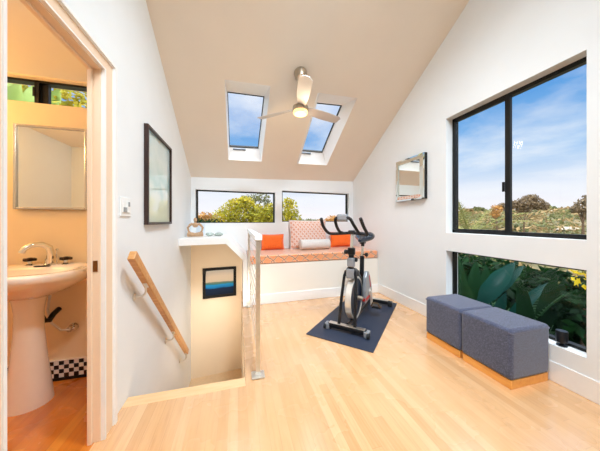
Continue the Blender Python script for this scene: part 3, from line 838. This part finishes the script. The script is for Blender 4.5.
    m = MB(); m.box(-.03,.03,.58,.68,.895,.92); m.tube([(0,.622,.86),(0,.63,.92)], .022, 12); m.build('saddle_clamp', M['blackmetal'], sd, smooth=0, bevel=.006)
M['silverrim'] = mat('polished_flywheel', (226,222,214), .3, .55, var=.03)
M['bluedisc'] = mat('blue_black_disc', (14,30,50), .5)
M['brassy'] = mat('dull_bronze', (110,88,64), .5, .6)
M['saddle'] = mat('black_vinyl_saddle', (26,34,48), .25, coat=.3)
bike()

# ------------------------------------------------------------------ things on the ledge
LZ = .978
t = thing('seated_figure_sculpture', 'pale carved figure with looped arms on the white ledge', 'sculpture', (-.592, 3.62, LZ), .1)
m = MB(); m.tube([(-.10,0,.035),(-.05,-.01,.03),(0,-.012,.026),(.05,-.01,.03),(.10,0,.035)], [.03,.034,.026,.034,.03], 12)
m.box(-.1,.1,-.03,.03,0,.02); m.build('crossed_legs', M['terracotta'], t, smooth=50)
m = MB(); m.ball((0,0,.165), .042, .03, .036, 14); m.tube([(0,0,.19),(0,0,.215)], .013, 10); m.build('torso', M['terracotta'], t, smooth=50)
m = MB(); m.ball((0,0,.238), .025, .027, .033, 14); m.build('head', M['terracotta'], t, smooth=50)
for s in (-1, 1):
    m = MB(); m.tube([(s*.035,0,.185),(s*.07,0,.165),(s*.098,0,.125),(s*.088,0,.08),(s*.06,-.005,.045)], [.017,.017,.015,.013,.013], 10); m.build('arm', M['terracotta'], t, smooth=50)
tag(MB().box(-.062,.062,-.004,.004,0,.185).build('photo_card', M['card'], smooth=0, loc=(-.545,3.78,LZ), rot=(-.12,0,.1)), 'pale blue card propped behind the carved figure', 'card')
for x, y, rx, rz, nm, lb in ((-.395,3.60,.055,.030,'glass_pebble','flat grey green pebble on the ledge next to the carved figure'), (-.275,3.62,.06,.027,'glass_pebble','flat grey green pebble on the ledge near its sloped end')):
    m = MB(); m.ball((0,0,0), rx, .045, rz, 18, .25, x*9)
    tag(m.build(nm, M['greenglass'], smooth=60, loc=(x,y,LZ+rz*.96)), lb, 'pebble', 'pebbles on the ledge')
# small black lamp on the low window sill
t = thing('garden_spotlight', 'small black cylinder spotlight on the low window sill beside the ottoman', 'lamp', (XR+.048, 1.175, LZ0))
m = MB(); m.lathe([(.012,.0),(.030,.0),(.030,.008),(.012,.012),(.012,.03)], n=20); m.build('base', M['blackmetal'], t)
m = MB(); m.lathe([(.024,.028),(.032,.030),(.034,.105),(.030,.112),(.026,.112)], n=20); m.build('lamp_head', M['blackmetal'], t)

# ------------------------------------------------------------------ bathroom
def sink():
    t = thing('pedestal_sink', 'white porcelain pedestal sink with gooseneck tap in the bathroom', 'sink', (-1.325, BWY, 0))
    # basin: half-oval against the wall, modelled as rings
    m = MB(); n = 36
    def ring(hw, dep, z, back=-.004, inset=0):
        r = []
        for k in range(n):
            a = 2*PI*k/n
            x = hw*math.copysign(abs(math.cos(a))**.8, math.cos(a)); y = -dep/2 + dep/2*math.copysign(abs(math.sin(a))**.75, math.sin(a))
            r.append(m.bm.verts.new((x, y*1.0 + back - inset, z)))
        return r
    R = [ring(.10,.18,.70,-.12), ring(.19,.33,.735,-.06), ring(.285,.45,.79,-.02), ring(.325,.52,.835), ring(.335,.535,.87), ring(.328,.525,.885),
         ring(.285,.33,.884,-.13), ring(.25,.29,.86,-.145), ring(.19,.22,.80,-.175), ring(.05,.06,.77,-.24)]
    for a, b in zip(R, R[1:]):
        for k in range(n): m.bm.faces.new((a[k],a[(k+1)%n],b[(k+1)%n],b[k]))
    m.bm.faces.new(R[0][::-1]); m.bm.faces.new(R[-1])
    m.build('basin', M['porcelain'], t, smooth=60)
    m = MB(); prof = [(.128,.0),(.127,.02),(.112,.14),(.092,.32),(.078,.48),(.076,.60),(.088,.68),(.11,.74)]
    m.lathe(prof, (-.006,-.225,0), 32, sx=.92, sy=.85); m.build('pedestal', M['porcelain'], t, smooth=60)
    m = MB(); m.lathe([(.012,.884),(.026,.884),(.026,.89),(.018,.90),(.016,.93)], (0,-.075,0), 18)
    m.tube([(.01,-.075,.89),(.016,-.075,.96),(.012,-.085,1.01),(-.012,-.115,1.035),(-.045,-.15,1.035),(-.07,-.175,1.01),(-.078,-.182,.985)], [.023,.022,.021,.020,.018,.017,.016], 14)
    f = m.build('gooseneck_tap', M['chrome'], t)
    m = MB(); m.tube([(.03,-.04,.885),(.03,-.04,.985)], .005, 8); m.lathe([(.003,.980),(.009,.984),(.009,.994),(.003,.998)],(.03,-.04,0),10); m.build('lift_rod', M['chrome'], f)
    for x in (-.105, .105):
        m = MB(); m.lathe([(.012,.884),(.026,.884),(.026,.89),(.014,.896),(.012,.915)], (x,-.075,0), 16); h = m.build('tap_handle', M['chrome'], t)
        m = MB(); m.bar((x-.036,-.075,.925),(x+.036,-.075,.925), .02,.02); m.bar((x,-.111,.925),(x,-.039,.925), .02,.02); m.lathe([(.005,.912),(.016,.914),(.016,.938),(.005,.94)],(x,-.075,0),14); m.build('cross_lever', M['darkchrome'], h, smooth=0, bevel=.004)
    m = MB(); m.box(-.045,.045,-.137,-.117,.880,.8875); m.build('overflow_slot', M['black'], t, smooth=0, bevel=.003)
    # supply hose and valve, drain trap
    m = MB(); m.tube([(.03,-.10,.74),(.02,-.09,.66),(.0,-.08,.56),(.02,-.075,.46),(.07,-.07,.40),(.115,-.06,.395),(.115,-.012,.395)], .008, 10); h = m.build('supply_hose', M['steel'], t)
    m = MB(); m.lathe([(.012,-.03),(.02,-.03),(.02,.0),(.012,.012)], (.115,-.03,.395), 14, axis='y'); m.lathe([(.006,.0),(.018,.002),(.02,.018),(.006,.022)], (.125,-.03,.395), 12, axis='x'); m.lathe([(.012,-.011),(.03,-.011),(.03,-.004),(.012,-.002)], (.115,0,.395), 18, axis='y'); m.build('stop_valve', M['chrome'], h)
    m = MB(); m.tube([(.0,-.15,.76),(.0,-.15,.56),(.01,-.13,.50),(.02,-.10,.49),(.025,-.07,.52),(.025,-.012,.54)], .018, 12); m.build('drain_trap', M['blackmetal'], t)
M['darkchrome'] = mat('dark_chrome', (70,56,46), .25, .8)
sink()
xc, zc = -1.338, 1.594; hx, hz = .222, .309
t = thing('bathroom_mirror', 'rectangular silver framed mirror above the bathroom sink', 'mirror', (xc, BWY-.001, zc))
m = MB(); w = .017
for b in ((-hx,-hx+w,-hz,hz),(hx-w,hx,-hz,hz),(-hx+w,hx-w,-hz,-hz+w),(-hx+w,hx-w,hz-w,hz)): m.box(b[0],b[1],-.028,0,b[2],b[3])
m.build('frame', M['silverbar'], t, smooth=0, bevel=.003)
m = MB(); m.box(-hx+w-.002, hx-w+.002, -.016, -.004, -hz+w-.002, hz-w+.002); m.build('mirror_glass', M['mirror'], t, smooth=0)

# ------------------------------------------------------------------ outside: ground, plants, houses
def hill_z(x, y):
    d = math.hypot(x-.8, y-1.5)
    if d < 7: z = -.7
    elif d < 24: z = -.7 - 2.6*((d-7)/17)
    else:
        f = min(1, (d-24)/120); k = max(.32, min(1, (x-.8)/max(d,1)*1.25)); z = -3.3 + (4.4 + 6.6*k - 2.0)*f**.62
    z += .55*noise.noise(Vector((x*.045, y*.045, 3))) * min(1, max(0, (d-8)/20))*1.6
    return z
m = MB(); V = []
radii = [3.6, 5, 7, 9, 12, 15, 18, 21, 24, 27, 30, 34, 39, 45, 52, 60, 70, 82, 96, 112, 130, 150]; NA = 96
for r in radii:
    V.append([m.bm.verts.new((.8 + r*math.cos(2*PI*k/NA), 1.5 + r*math.sin(2*PI*k/NA), hill_z(.8 + r*math.cos(2*PI*k/NA), 1.5 + r*math.sin(2*PI*k/NA)))) for k in range(NA)])
for a, b in zip(V, V[1:]):
    for k in range(NA): m.bm.faces.new((a[k],a[(k+1)%NA],b[(k+1)%NA],b[k]))
struct(m.build('ground_hillside', M['ground'], smooth=80), 'dry brush hillside seen through the windows')
m = MB(); m.box(XR+RT, 6.5, -3, 6, -.95, -.62); struct(m.build('ground_garden', M['soil'], smooth=0))

def leaf_cards(m, c, rad, n, size, rnd, shell=.45, flat=1.0, up=.3):
    c = Vector(c)
    for _ in range(n):
        while True:
            p = Vector((rnd.uniform(-1,1), rnd.uniform(-1,1), rnd.uniform(-1,1)))
            if shell < p.length <= 1: break
        q = c + Vector((p.x*rad[0], p.y*rad[1], p.z*rad[2]))
        nrm = (p.normalized()*.7 + Vector((rnd.gauss(0,.6), rnd.gauss(0,.6), rnd.gauss(0,.6)+up))).normalized()
        a = nrm.orthogonal().normalized(); a = Matrix.Rotation(rnd.uniform(0,6.28), 3, nrm) @ a; b = nrm.cross(a)
        s = size*rnd.uniform(.6,1.35)
        m.poly([q-a*s*.55, q-b*s*.24, q+a*s*.6+nrm*s*.1, q+b*s*.26])
def tree(name, label, cat, base, blobs, n, size, leafm, trunk_r=.12, group=None, seed=1, shell=.35):
    rnd = random.Random(seed)
    t = thing(name, label, cat, base, 0, group)
    m = MB()
    for c, r in blobs: leaf_cards(m, c, r, int(n*r[0]*r[2]), size, rnd, shell)
    m.build('crown', leafm, t, smooth=0)
    m = MB()
    top = Vector(blobs[0][0]); fork = Vector((top.x*.4, top.y*.4, top.z*.5))
    m.tube([(0,0,-.3), tuple(fork*.5), tuple(fork)], [trunk_r*1.2, trunk_r, trunk_r*.8], 8)
    for c, r in blobs[:6]:
        c = Vector(c); m.tube([tuple(fork), tuple(fork.lerp(c,.55)+Vector((0,0,.1))), tuple(c + Vector((0,0,r[2]*.35)))], [trunk_r*.6, trunk_r*.35, trunk_r*.12], 6)
    m.build('trunk', M['bark'], t)
    return t
def place(u, v, depth):                # ground position below a sight line
    p = at(u, v, depth); return Vector((p.x, p.y, 0)), p.z
# trees beyond the back windows
def back_tree(u, depth, blobs, n, size, leafm, label, cat='tree', name='garden_tree', seed=1, shell=.35, tr=.1, group='trees beyond the back windows'):
    p, _ = place(u, 221, depth); gz = hill_z(p.x, p.y)
    q = []
    for du, v, wpx, hpx in blobs:
        k = 233/depth
        rt = Vector((math.cos(YAW), -math.sin(YAW), 0)); c = rt*(du/k); c.z = EYE + (221-v)/k - gz
        q.append((tuple(c), (wpx/2/k, max(wpx,hpx)/2.4/k, hpx/2/k)))
    return tree(name, label, cat, (p.x, p.y, gz), q, n, size, leafm, tr, group, seed, shell)
back_tree(240, 12, [(0,215,40,34),(-16,219,26,24),(17,217,26,28),(-2,205,22,16),(6,203,18,14),(26,221,20,24)], 1500, .15, M['leaf_yellow'], 'bushy yellow green tree filling the window over the stair ledge', seed=3)
back_tree(250, 14.5, [(0,199,22,10),(12,198,18,10),(-9,203,14,8),(6,214,18,24),(18,205,10,12)], 900, .15, M['leaf_olive'], 'taller olive tree with a flat top behind the bushy yellow tree', seed=4)
back_tree(268, 11, [(0,217,22,26),(5,222,20,24),(-6,224,20,24),(3,208,14,12)], 1500, .14, M['leaf_yellow'], 'yellow green tree at the mullion end of the window over the stair ledge', seed=5)
back_tree(291, 11.5, [(0,210,14,22),(-4,204,12,14),(1,219,18,20),(-6,221,16,20)], 1500, .14, M['leaf_yellow'], 'narrow yellow green tree at the edge of the bench window', seed=6)
back_tree(204, 17, [(0,218,18,12),(-9,220,12,10),(9,219,14,12),(14,222,10,10)], 1100, .2, M['leaf_brown'], 'low russet bush in the corner of the window over the stair ledge', 'bush', 'garden_bush', seed=8)
back_tree(213, 10, [(0,226,26,15),(-14,225,24,14)], 1600, .13, M['leaf_dark'], 'dark green hedge bush below the russet bush', 'bush', 'garden_bush', seed=9)
back_tree(336, 20, [(0,220,24,9),(-13,222,18,6),(9,219,12,8)], 1100, .22, M['leaf_brown'], 'low russet bush outside the bench window behind the bike handlebar', 'bush', 'garden_bush', seed=10)
back_tree(310, 30, [(0,222,26,6),(-12,222,18,5),(12,222,22,5)], 700, .32, M['leaf_olive'], 'long low olive bush on the skyline outside the bench window', 'bush', 'garden_bush', seed=12)

# trees and houses beyond the right window
def far_tree(u, depth, blobs, n, size, leafm, label, seed, cat='tree', name='hillside_tree', shell=.3, tr=.12):
    return back_tree(u, depth, blobs, n, size, leafm, label, cat, name, seed, shell, tr, 'trees on the far hillside')
far_tree(524, 26, [(0,203,20,10),(12,204,16,12),(-12,205,16,8),(6,198,14,7),(-22,207,10,8),(21,206,8,8),(0,209,14,8)], 1100, .26, M['leaf_grey'], 'tall spreading grey brown tree just past the window mullion', 21, tr=.07)
far_tree(583, 24, [(0,206,12,16),(-7,209,12,8),(4,199,10,9),(3,214,10,12)], 700, .24, M['leaf_grey'], 'grey brown tree cut by the end of the big window', 22)
far_tree(497, 24, [(0,209,12,9),(-2,214,10,8)], 700, .22, M['leaf_brown'], 'small russet tree on the sash side of the mullion', 23)
rnd = random.Random(11)
spots = [(462,222),(474,219),(486,221),(494,226),(516,224),(528,221),(541,223),(550,219),(560,222),(570,220),(577,225),(505,219),(535,229),(556,229),(518,231),(480,228),(466,215),(478,213),(548,213),(566,214)]
words = ['just above the agave', 'on the hill crest by the window frame', 'beside the small russet tree', 'low by the mullion', 'under the tall spreading tree', 'behind the tall spreading tree', 'past the tall spreading tree', 'on the crest past the tall tree', 'midway along the larger pane', 'on the crest of the larger pane', 'below the cut-off grey tree', 'directly behind the mullion', 'above the pale roofs', 'between two pale roofs', 'at the sill below the tall tree', 'low in the smaller pane', 'highest up in the smaller pane', 'on the skyline of the smaller pane', 'on the skyline after the tall tree', 'on the skyline near the cut-off grey tree']
for i, ((u, v), w) in enumerate(zip(spots, words)):
    dep = 30 + max(0, (232-v))*3.2
    lm = (M['leaf_olive'], M['leaf_tan'], M['leaf_olive'])[i % 3]; kind = ('olive green', 'dry tan', 'dull olive')[i % 3]
    W = rnd.uniform(11, 17); Hh = rnd.uniform(7, 10)
    far_tree(u, dep, [(0,v-2,W,Hh),(-W*.45,v,W*.7,Hh*.8),(W*.45,v-.5,W*.7,Hh*.8)], 240*(30/dep)**1.1+60, .014*dep, lm, 'round %s bush on the far hillside, %s' % (kind, w), 40+i, 'bush', 'hillside_bush')
rb = random.Random(77); bm_ = [MB(), MB()]
for q in range(1500):
    a = math.radians(rb.uniform(-12, 62)); d = 15 + 105*rb.random()**1.25
    x, y = .8 + d*math.cos(a), 1.5 + d*math.sin(a); sz = rb.uniform(.35, .9)*(1 + d*.012)
    leaf_cards(bm_[q % 2], (x, y, hill_z(x, y) + sz*.25), (sz*1.3, sz*1.3, sz*.6), 26, sz*.6, rb, .3, up=.6)
for b_, lm_, nm_ in ((bm_[0], 'leaf_olive', 'olive scrub covering the far hillside'), (bm_[1], 'leaf_tan', 'dry tan scrub covering the far hillside')):
    tag(b_.build('hillside_undergrowth', M[lm_], smooth=0), nm_, 'scrub', kind='stuff')
def house(u, v, dep, w, h, d, label):
    p = at(u, v, dep)
    t = thing('hillside_house', label, 'house', (p.x, p.y, p.z), -.5, 'pale houses on the far hillside')
    m = MB(); m.box(-w/2, w/2, -d/2, d/2, -h, 0); m.build('wall', M['housew'], t, smooth=0)
    m = MB(); m.hexa([(-w/2-.3,-d/2-.3,0),(w/2+.3,-d/2-.3,0),(w/2+.3,d/2+.3,0),(-w/2-.3,d/2+.3,0)], [(-w/2+.4,-.3,h*.45),(w/2-.4,-.3,h*.45),(w/2-.4,.3,h*.45),(-w/2+.4,.3,h*.45)]); m.build('roof', M['roofw'], t, smooth=0)
    for k in (-.28, .05, .32):
        m = MB(); m.box(w*k-.35, w*k+.35, -d/2-.03, -d/2+.02, -h*.7, -h*.25); m.build('window', M['housewin'], t, smooth=0)
        m = MB(); m.box(-w/2-.03, -w/2+.02, d*k-.35, d*k+.35, -h*.7, -h*.25); m.build('window', M['housewin'], t, smooth=0)
house(545, 228.0, 38, 2.25, 0.93, 1.40, 'long pale roofed house low in the larger pane under the tall tree')
house(568, 229.5, 31, 1.80, 0.81, 1.26, 'pale roofed house next to the sill near the end of the larger pane')
house(526, 226.5, 46, 1.80, 0.87, 1.40, 'small pale house just past the mullion at sill height')
house(562, 212.5, 82, 2.55, 1.24, 2.10, 'tiny pale house on the far ridge near the cut-off grey tree')
house(549, 212.0, 88, 2.40, 1.24, 2.10, 'tiny pale house on the far ridge after the tall tree')
house(576, 213.0, 76, 2.25, 1.12, 2.10, 'tiny pale house on the far ridge by the end of the larger pane')

# near plants behind the low window
def blade_leaf(m, base, direc, length, width, droop, n=9, fold=.25, twist=0):
    base = Vector(base); d = Vector(direc).normalized()
    side = d.cross(Vector((0,0,1))).normalized() if abs(d.z) < .98 else Vector((1,0,0))
    side = Matrix.Rotation(twist, 3, d) @ side
    p = base.copy(); L, Cc, R = [], [], []
    for i in range(n+1):
        f = i/n
        w = width*math.sin(PI*min(1, f*.93+.05))**.75*(1 if f < .97 else .2)
        up = side.cross(d).normalized()
        Cc.append(m.bm.verts.new(p)); L.append(m.bm.verts.new(p - side*w/2 + up*w*fold)); R.append(m.bm.verts.new(p + side*w/2 + up*w*fold))
        d = (d + Vector((0,0,-droop/n))).normalized(); p = p + d*(length/n)
    for i in range(n):
        m.bm.faces.new((L[i],Cc[i],Cc[i+1],L[i+1])); m.bm.faces.new((Cc[i],R[i],R[i+1],Cc[i+1]))
def broad_plant(loc, leaves, leafm, label, group='broad leaved plants behind the low window', name='broad_leaf_plant'):
    t = thing(name, label, 'plant', loc, 0, group)
    for az, el, ln, wd, dr, tw in leaves:
        a = math.radians(az); e = math.radians(el); d = Vector((math.cos(a)*math.cos(e), math.sin(a)*math.cos(e), math.sin(e)))
        m = MB(); b = d*.3
        m.tube([(0,0,0), tuple(b*.6), tuple(b*1.1)], [.016,.013,.010], 6)
        blade_leaf(m, b, d, ln, wd, dr, twist=tw); m.build('leaf', leafm, t, smooth=70)
    return t
def span_leaf(m, p0, p1, width, sag, n=12, fold=.22, face=(-.85,-.45,.25)):
    p0, p1 = Vector(p0), Vector(p1); ax = (p1-p0); L = ax.length; ax.normalize()
    side = ax.cross(Vector(face)).normalized(); up = side.cross(ax).normalized()
    A, B, Cc = [], [], []
    for i in range(n+1):
        f = i/n; w = width*(math.sin(PI*min(1, .04+f*.96))**.8)*(1-.25*f) + .004
        c = p0 + ax*(L*f) + up*(-sag*(2*f-1)**2 + sag)*.6 + Vector((0,0,-sag*f*f))
        wob = 1 + .06*math.sin(f*19+width*40)
        A.append(m.bm.verts.new(c - side*w/2*wob + up*w*fold)); B.append(m.bm.verts.new(c)); Cc.append(m.bm.verts.new(c + side*w/2*wob + up*w*fold))
    for i in range(n):
        m.bm.faces.new((A[i],B[i],B[i+1],A[i+1])); m.bm.faces.new((B[i],Cc[i],Cc[i+1],B[i+1]))
def clump(loc, leaves, leafm, label):
    loc = Vector(loc)
    t = thing('broad_leaf_plant', label, 'plant', loc, 0, 'broad leaved plants behind the low window')
    for a, b, wd, sg in leaves:
        a = Vector(a) - loc; b = Vector(b) - loc
        m = MB(); m.tube([(0,0,0), tuple(a*.6+Vector((0,0,a.z*.1))), tuple(a), tuple(a.lerp(b,.85)+Vector((0,0,.0)))], [.02,.015,.011,.004], 6); o = m.build('stalk', leafm, t)
        m = MB(); span_leaf(m, a, b, wd, sg); m.build('leaf', leafm, t, smooth=80)
A = lambda u, v, d: tuple(at(u, v, d))
clump((3.05,2.55,-.62), [(A(462,330,2.95),A(458,254,2.95),.27,.03),(A(474,335,3.0),A(476,258,3.1),.24,.04),(A(470,320,2.85),A(462,270,2.7),.20,.03),(A(488,330,3.1),A(486,262,3.25),.22,.04)], M['leafmid'], 'upright dark green broad leaves at the far end of the low window')
clump((3.05,2.10,-.62), [(A(478,308,2.75),A(515,258,2.75),.21,.05),(A(490,300,2.95),A(524,261,2.9),.14,.06),(A(500,330,2.8),A(548,276,2.75),.13,.08),(A(492,330,2.7),A(506,290,2.65),.13,.03)], M['banana'], 'blue green broad leaves slanting across the low window')
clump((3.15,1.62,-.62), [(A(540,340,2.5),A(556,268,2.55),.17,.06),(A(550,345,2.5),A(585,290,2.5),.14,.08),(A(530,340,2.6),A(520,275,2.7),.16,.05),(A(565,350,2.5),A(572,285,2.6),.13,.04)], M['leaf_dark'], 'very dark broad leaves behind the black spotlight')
def palm(name, loc, n, ln, leafm, label, rnd, el0=25, el1=75, nl=16, group=None):
    t = thing(name, label, 'plant', loc, 0, group)
    for k in range(n):
        a = 2*PI*k/n + rnd.uniform(-.2,.2); e = math.radians(rnd.uniform(el0, el1)); l = ln*rnd.uniform(.8,1.15)
        d = Vector((math.cos(a)*math.cos(e), math.sin(a)*math.cos(e), math.sin(e))); p = Vector((0,0,.05)); m = MB(); pts = [p.copy()]
        for i in range(nl):
            d = (d + Vector((0,0,-.9/nl))).normalized(); p = p + d*(l/nl); pts.append(p.copy())
            s = d.cross(Vector((0,0,1))).normalized()
            if i > 2:
                for sg in (-1, 1):
                    q = p + s*sg*l*.26*math.sin(PI*min(1,(i+1)/nl*.95)) + d*l*.14 + Vector((0,0,-.03*l))
                    m.poly([p - d*.012, q, p + d*.018])
        m.tube(pts, [.010]*len(pts), 5); m.build('frond', leafm, t, smooth=0)
    m = MB(); m.tube([(0,0,-.35-max(0,loc[2]+.3)),(0,0,.12)], [.09,.06], 10); m.build('trunk', M['bark'], t)
    return t
palm('small_palm', (3.15,1.86,-.12), 9, .56, M['palmdark'], 'small feathery palm behind the middle of the low window', rnd)
palm('small_palm', (5.6,4.55,.72), 14, 1.1, M['palm'], 'sunlit spiky palm just above the big window sill', rnd, 15, 80)
# dense hedge shrubs behind
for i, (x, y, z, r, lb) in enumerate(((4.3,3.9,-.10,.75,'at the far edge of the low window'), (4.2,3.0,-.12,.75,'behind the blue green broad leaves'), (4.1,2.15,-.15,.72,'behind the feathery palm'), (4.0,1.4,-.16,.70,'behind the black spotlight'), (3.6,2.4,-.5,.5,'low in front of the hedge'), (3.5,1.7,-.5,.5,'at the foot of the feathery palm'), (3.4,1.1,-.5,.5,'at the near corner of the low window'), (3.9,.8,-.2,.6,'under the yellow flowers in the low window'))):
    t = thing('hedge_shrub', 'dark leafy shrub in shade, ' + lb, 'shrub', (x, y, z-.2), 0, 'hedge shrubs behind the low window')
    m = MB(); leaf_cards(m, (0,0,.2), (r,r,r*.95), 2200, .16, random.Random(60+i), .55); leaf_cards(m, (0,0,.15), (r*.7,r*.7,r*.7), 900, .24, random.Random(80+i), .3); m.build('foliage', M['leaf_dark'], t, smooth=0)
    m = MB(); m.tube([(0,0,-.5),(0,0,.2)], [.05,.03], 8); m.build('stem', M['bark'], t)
t = thing('yellow_flower_bush', 'yellow flowering bush showing at the top corner of the low window', 'plant', (3.35,1.53,-.58))
m = MB(); leaf_cards(m, (0,0,1.20), (.08,.14,.09), 34, .075, random.Random(5), .2); m.build('blossoms', M['yellowflower'], t, smooth=0)
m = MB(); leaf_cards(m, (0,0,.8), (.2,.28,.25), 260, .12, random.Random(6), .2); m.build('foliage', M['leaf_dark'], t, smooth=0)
m = MB(); m.tube([(0,0,0),(0,0,.9)], [.03,.02], 8); m.build('stem', M['bark'], t)
# bathroom side plants
def bath_clump(loc, leaves, label):
    loc = Vector(loc); t = thing('banana_plant', label, 'plant', loc, 0, 'banana plants outside the bathroom')
    for a, b, wd, sg in leaves:
        a = Vector(a) - loc; b = Vector(b) - loc
        m = MB(); m.tube([(0,0,0), tuple(a*.55), tuple(a), tuple(a.lerp(b,.8))], [.05,.035,.02,.006], 7); o = m.build('stalk', M['bananabright'], t)
        m = MB(); span_leaf(m, a, b, wd, sg, face=(.3,-.9,-.1)); m.build('leaf', M['bananabright'], t, smooth=80)
bath_clump((-3.3,3.6,-.7), [(A(6,130,4.0),A(20,78,3.9),.34,.05),(A(26,130,4.0),A(34,82,4.2),.26,.05),(A(0,120,4.1),A(6,70,4.2),.4,.05),(A(18,125,4.3),A(32,96,4.3),.3,.1)], 'bright banana plant behind the small sash of the bathroom window')
bath_clump((-3.1,4.6,-.7), [(A(46,130,4.9),A(60,84,4.9),.30,.08),(A(52,130,4.8),A(78,104,4.8),.26,.12),(A(40,120,5.0),A(48,78,5.0),.32,.05)], 'bright banana plant behind the larger pane of the bathroom window')
tree('garden_tree', 'pale yellow green tree behind the banana plants outside the bathroom', 'tree', (-3.4,6.6,-.7), [((0,0,4.2),(1.0,.9,.9)),((.7,.2,4.7),(.7,.7,.6)),((-.9,0,4.4),(.8,.7,.8)),((1.2,.1,3.9),(.7,.6,.6))], 900, .17, M['leaf_yellow'], .09, None, 31, .3)

# ------------------------------------------------------------------ light
w = bpy.data.worlds.new('sky'); SC.world = w; w.use_nodes = True
nt = w.node_tree; bg = nt.nodes['Background']
class WT(NT):
    def __init__(s): s.t = nt
W = WT()
tc = W.coord('Generated'); x, y, z = W.sep(tc)
base = W.ramp(z, [(0, lin((246,240,242))), (.10, lin((228,233,242))), (.22, lin((146,190,232))), (.40, lin((78,148,216))), (.60, lin((110,170,232))), (.78, (6.5,6.8,7.2,1))])
zz = W.math('ADD', W.math('MAXIMUM', z, 0), .12)
cv = W.comb(W.math('DIVIDE', x, zz), W.math('DIVIDE', y, zz), W.math('MULTIPLY', z, 1.2))
cn = W.noise(cv, .9, 6, .58)
cf = W.ramp(cn.outputs[0], [(.40, (0,0,0,1)), (.66, (1,1,1,1))])
sky = W.mix(W.math('MULTIPLY', cf, .8), base, lin((236,240,246)))
W.l(sky, bg.inputs[0]); bg.inputs[1].default_value = 1.15

def light(name, kind, loc, power, color, rot=(0,0,0), size=1, size_y=None, **kw):
    d = bpy.data.lights.new(name, kind); d.energy = power; d.color = color
    if kind == 'AREA':
        d.size = size
        if size_y: d.shape = 'RECTANGLE'; d.size_y = size_y
    elif kind in ('POINT', 'SPOT'): d.shadow_soft_size = size
    for k, v in kw.items(): setattr(d, k, v)
    o = bpy.data.objects.new(name, d); COL.objects.link(o); o.location = loc; o.rotation_euler = rot
    return o
s = light('sun', 'SUN', (0,0,20), 4.0, (1,.93,.80)); s.data.angle = math.radians(.6)
sd = Vector((.62,.72,-.32)).normalized(); s.rotation_euler = sd.to_track_quat('-Z', 'Y').to_euler()
def aim(o, tgt): o.rotation_euler = (Vector(tgt)-o.location).to_track_quat('-Z','Y').to_euler()
# added unseen fill discs under the ceiling to brighten the room; then the fan's lamp
for i, (lx, ly) in enumerate(((.55,-.9),(1.05,-.9),(.6,.75),(1.0,.75))):
    o = light('ceiling_fill', 'AREA', (lx, ly, CZ(lx,ly)-.04), 40, (.78,.90,1), rot=(math.radians(26),0,0), size=.4); o.data.shape = 'DISK'
    o.data.spread = math.radians(100)
sl = light('stairwell_fill', 'AREA', (-.16,1.98,-.14), 7.5, (1,.89,.74), size=.3); sl.data.spread = math.radians(75); aim(sl, (-.22,4.05,-.2))  # added light, aimed to brighten the stairwell's picture wall
light('fan_lamp', 'POINT', (.688,2.565,2.36), 3.5, (1,.80,.55), size=.06)
light('bath_lamp', 'POINT', (-2.12,1.80,1.95), 18, (1,.58,.18), size=.1)
light('bath_cool_fill', 'POINT', (-1.2,.75,2.1), 6, (.86,.95,1), size=.12)  # added cool fill that pales the mirror's reflection, no fixture there
# sky portals
def portal(loc, sx, sy, tgt):
    o = light('sky_portal', 'AREA', loc, 1, (1,1,1), size=sx, size_y=sy); o.data.cycles.is_portal = True; aim(o, tgt)
portal((XR+.16,(WY0+WY1)/2,(UZ0+UZ1)/2), 1.3, 1.1, (0,(WY0+WY1)/2,(UZ0+UZ1)/2))

# ------------------------------------------------------------------ camera
cam = bpy.data.cameras.new('camera'); co = bpy.data.objects.new('camera', cam); COL.objects.link(co)
cam.sensor_fit = 'HORIZONTAL'; cam.sensor_width = 36; cam.lens = F_PX/600*36
cam.shift_y = -(225.5-221)/600*1.0
cam.clip_start = .05; cam.clip_end = 500
co.location = (0,0,EYE); co.rotation_euler = (PI/2, 0, -YAW)
SC.camera = co
SC.view_settings.view_transform = 'Standard'; SC.view_settings.look = 'None'
SC.view_settings.exposure = -.04; SC.view_settings.gamma = 1; SC.view_settings.use_curve_mapping = False
SC.cycles.max_bounces = 10; SC.cycles.diffuse_bounces = 6; SC.cycles.transparent_max_bounces = 16
SC.cycles.use_denoising = True; SC.cycles.sample_clamp_indirect = 6
SC.cycles.caustics_reflective = False; SC.cycles.caustics_refractive = False
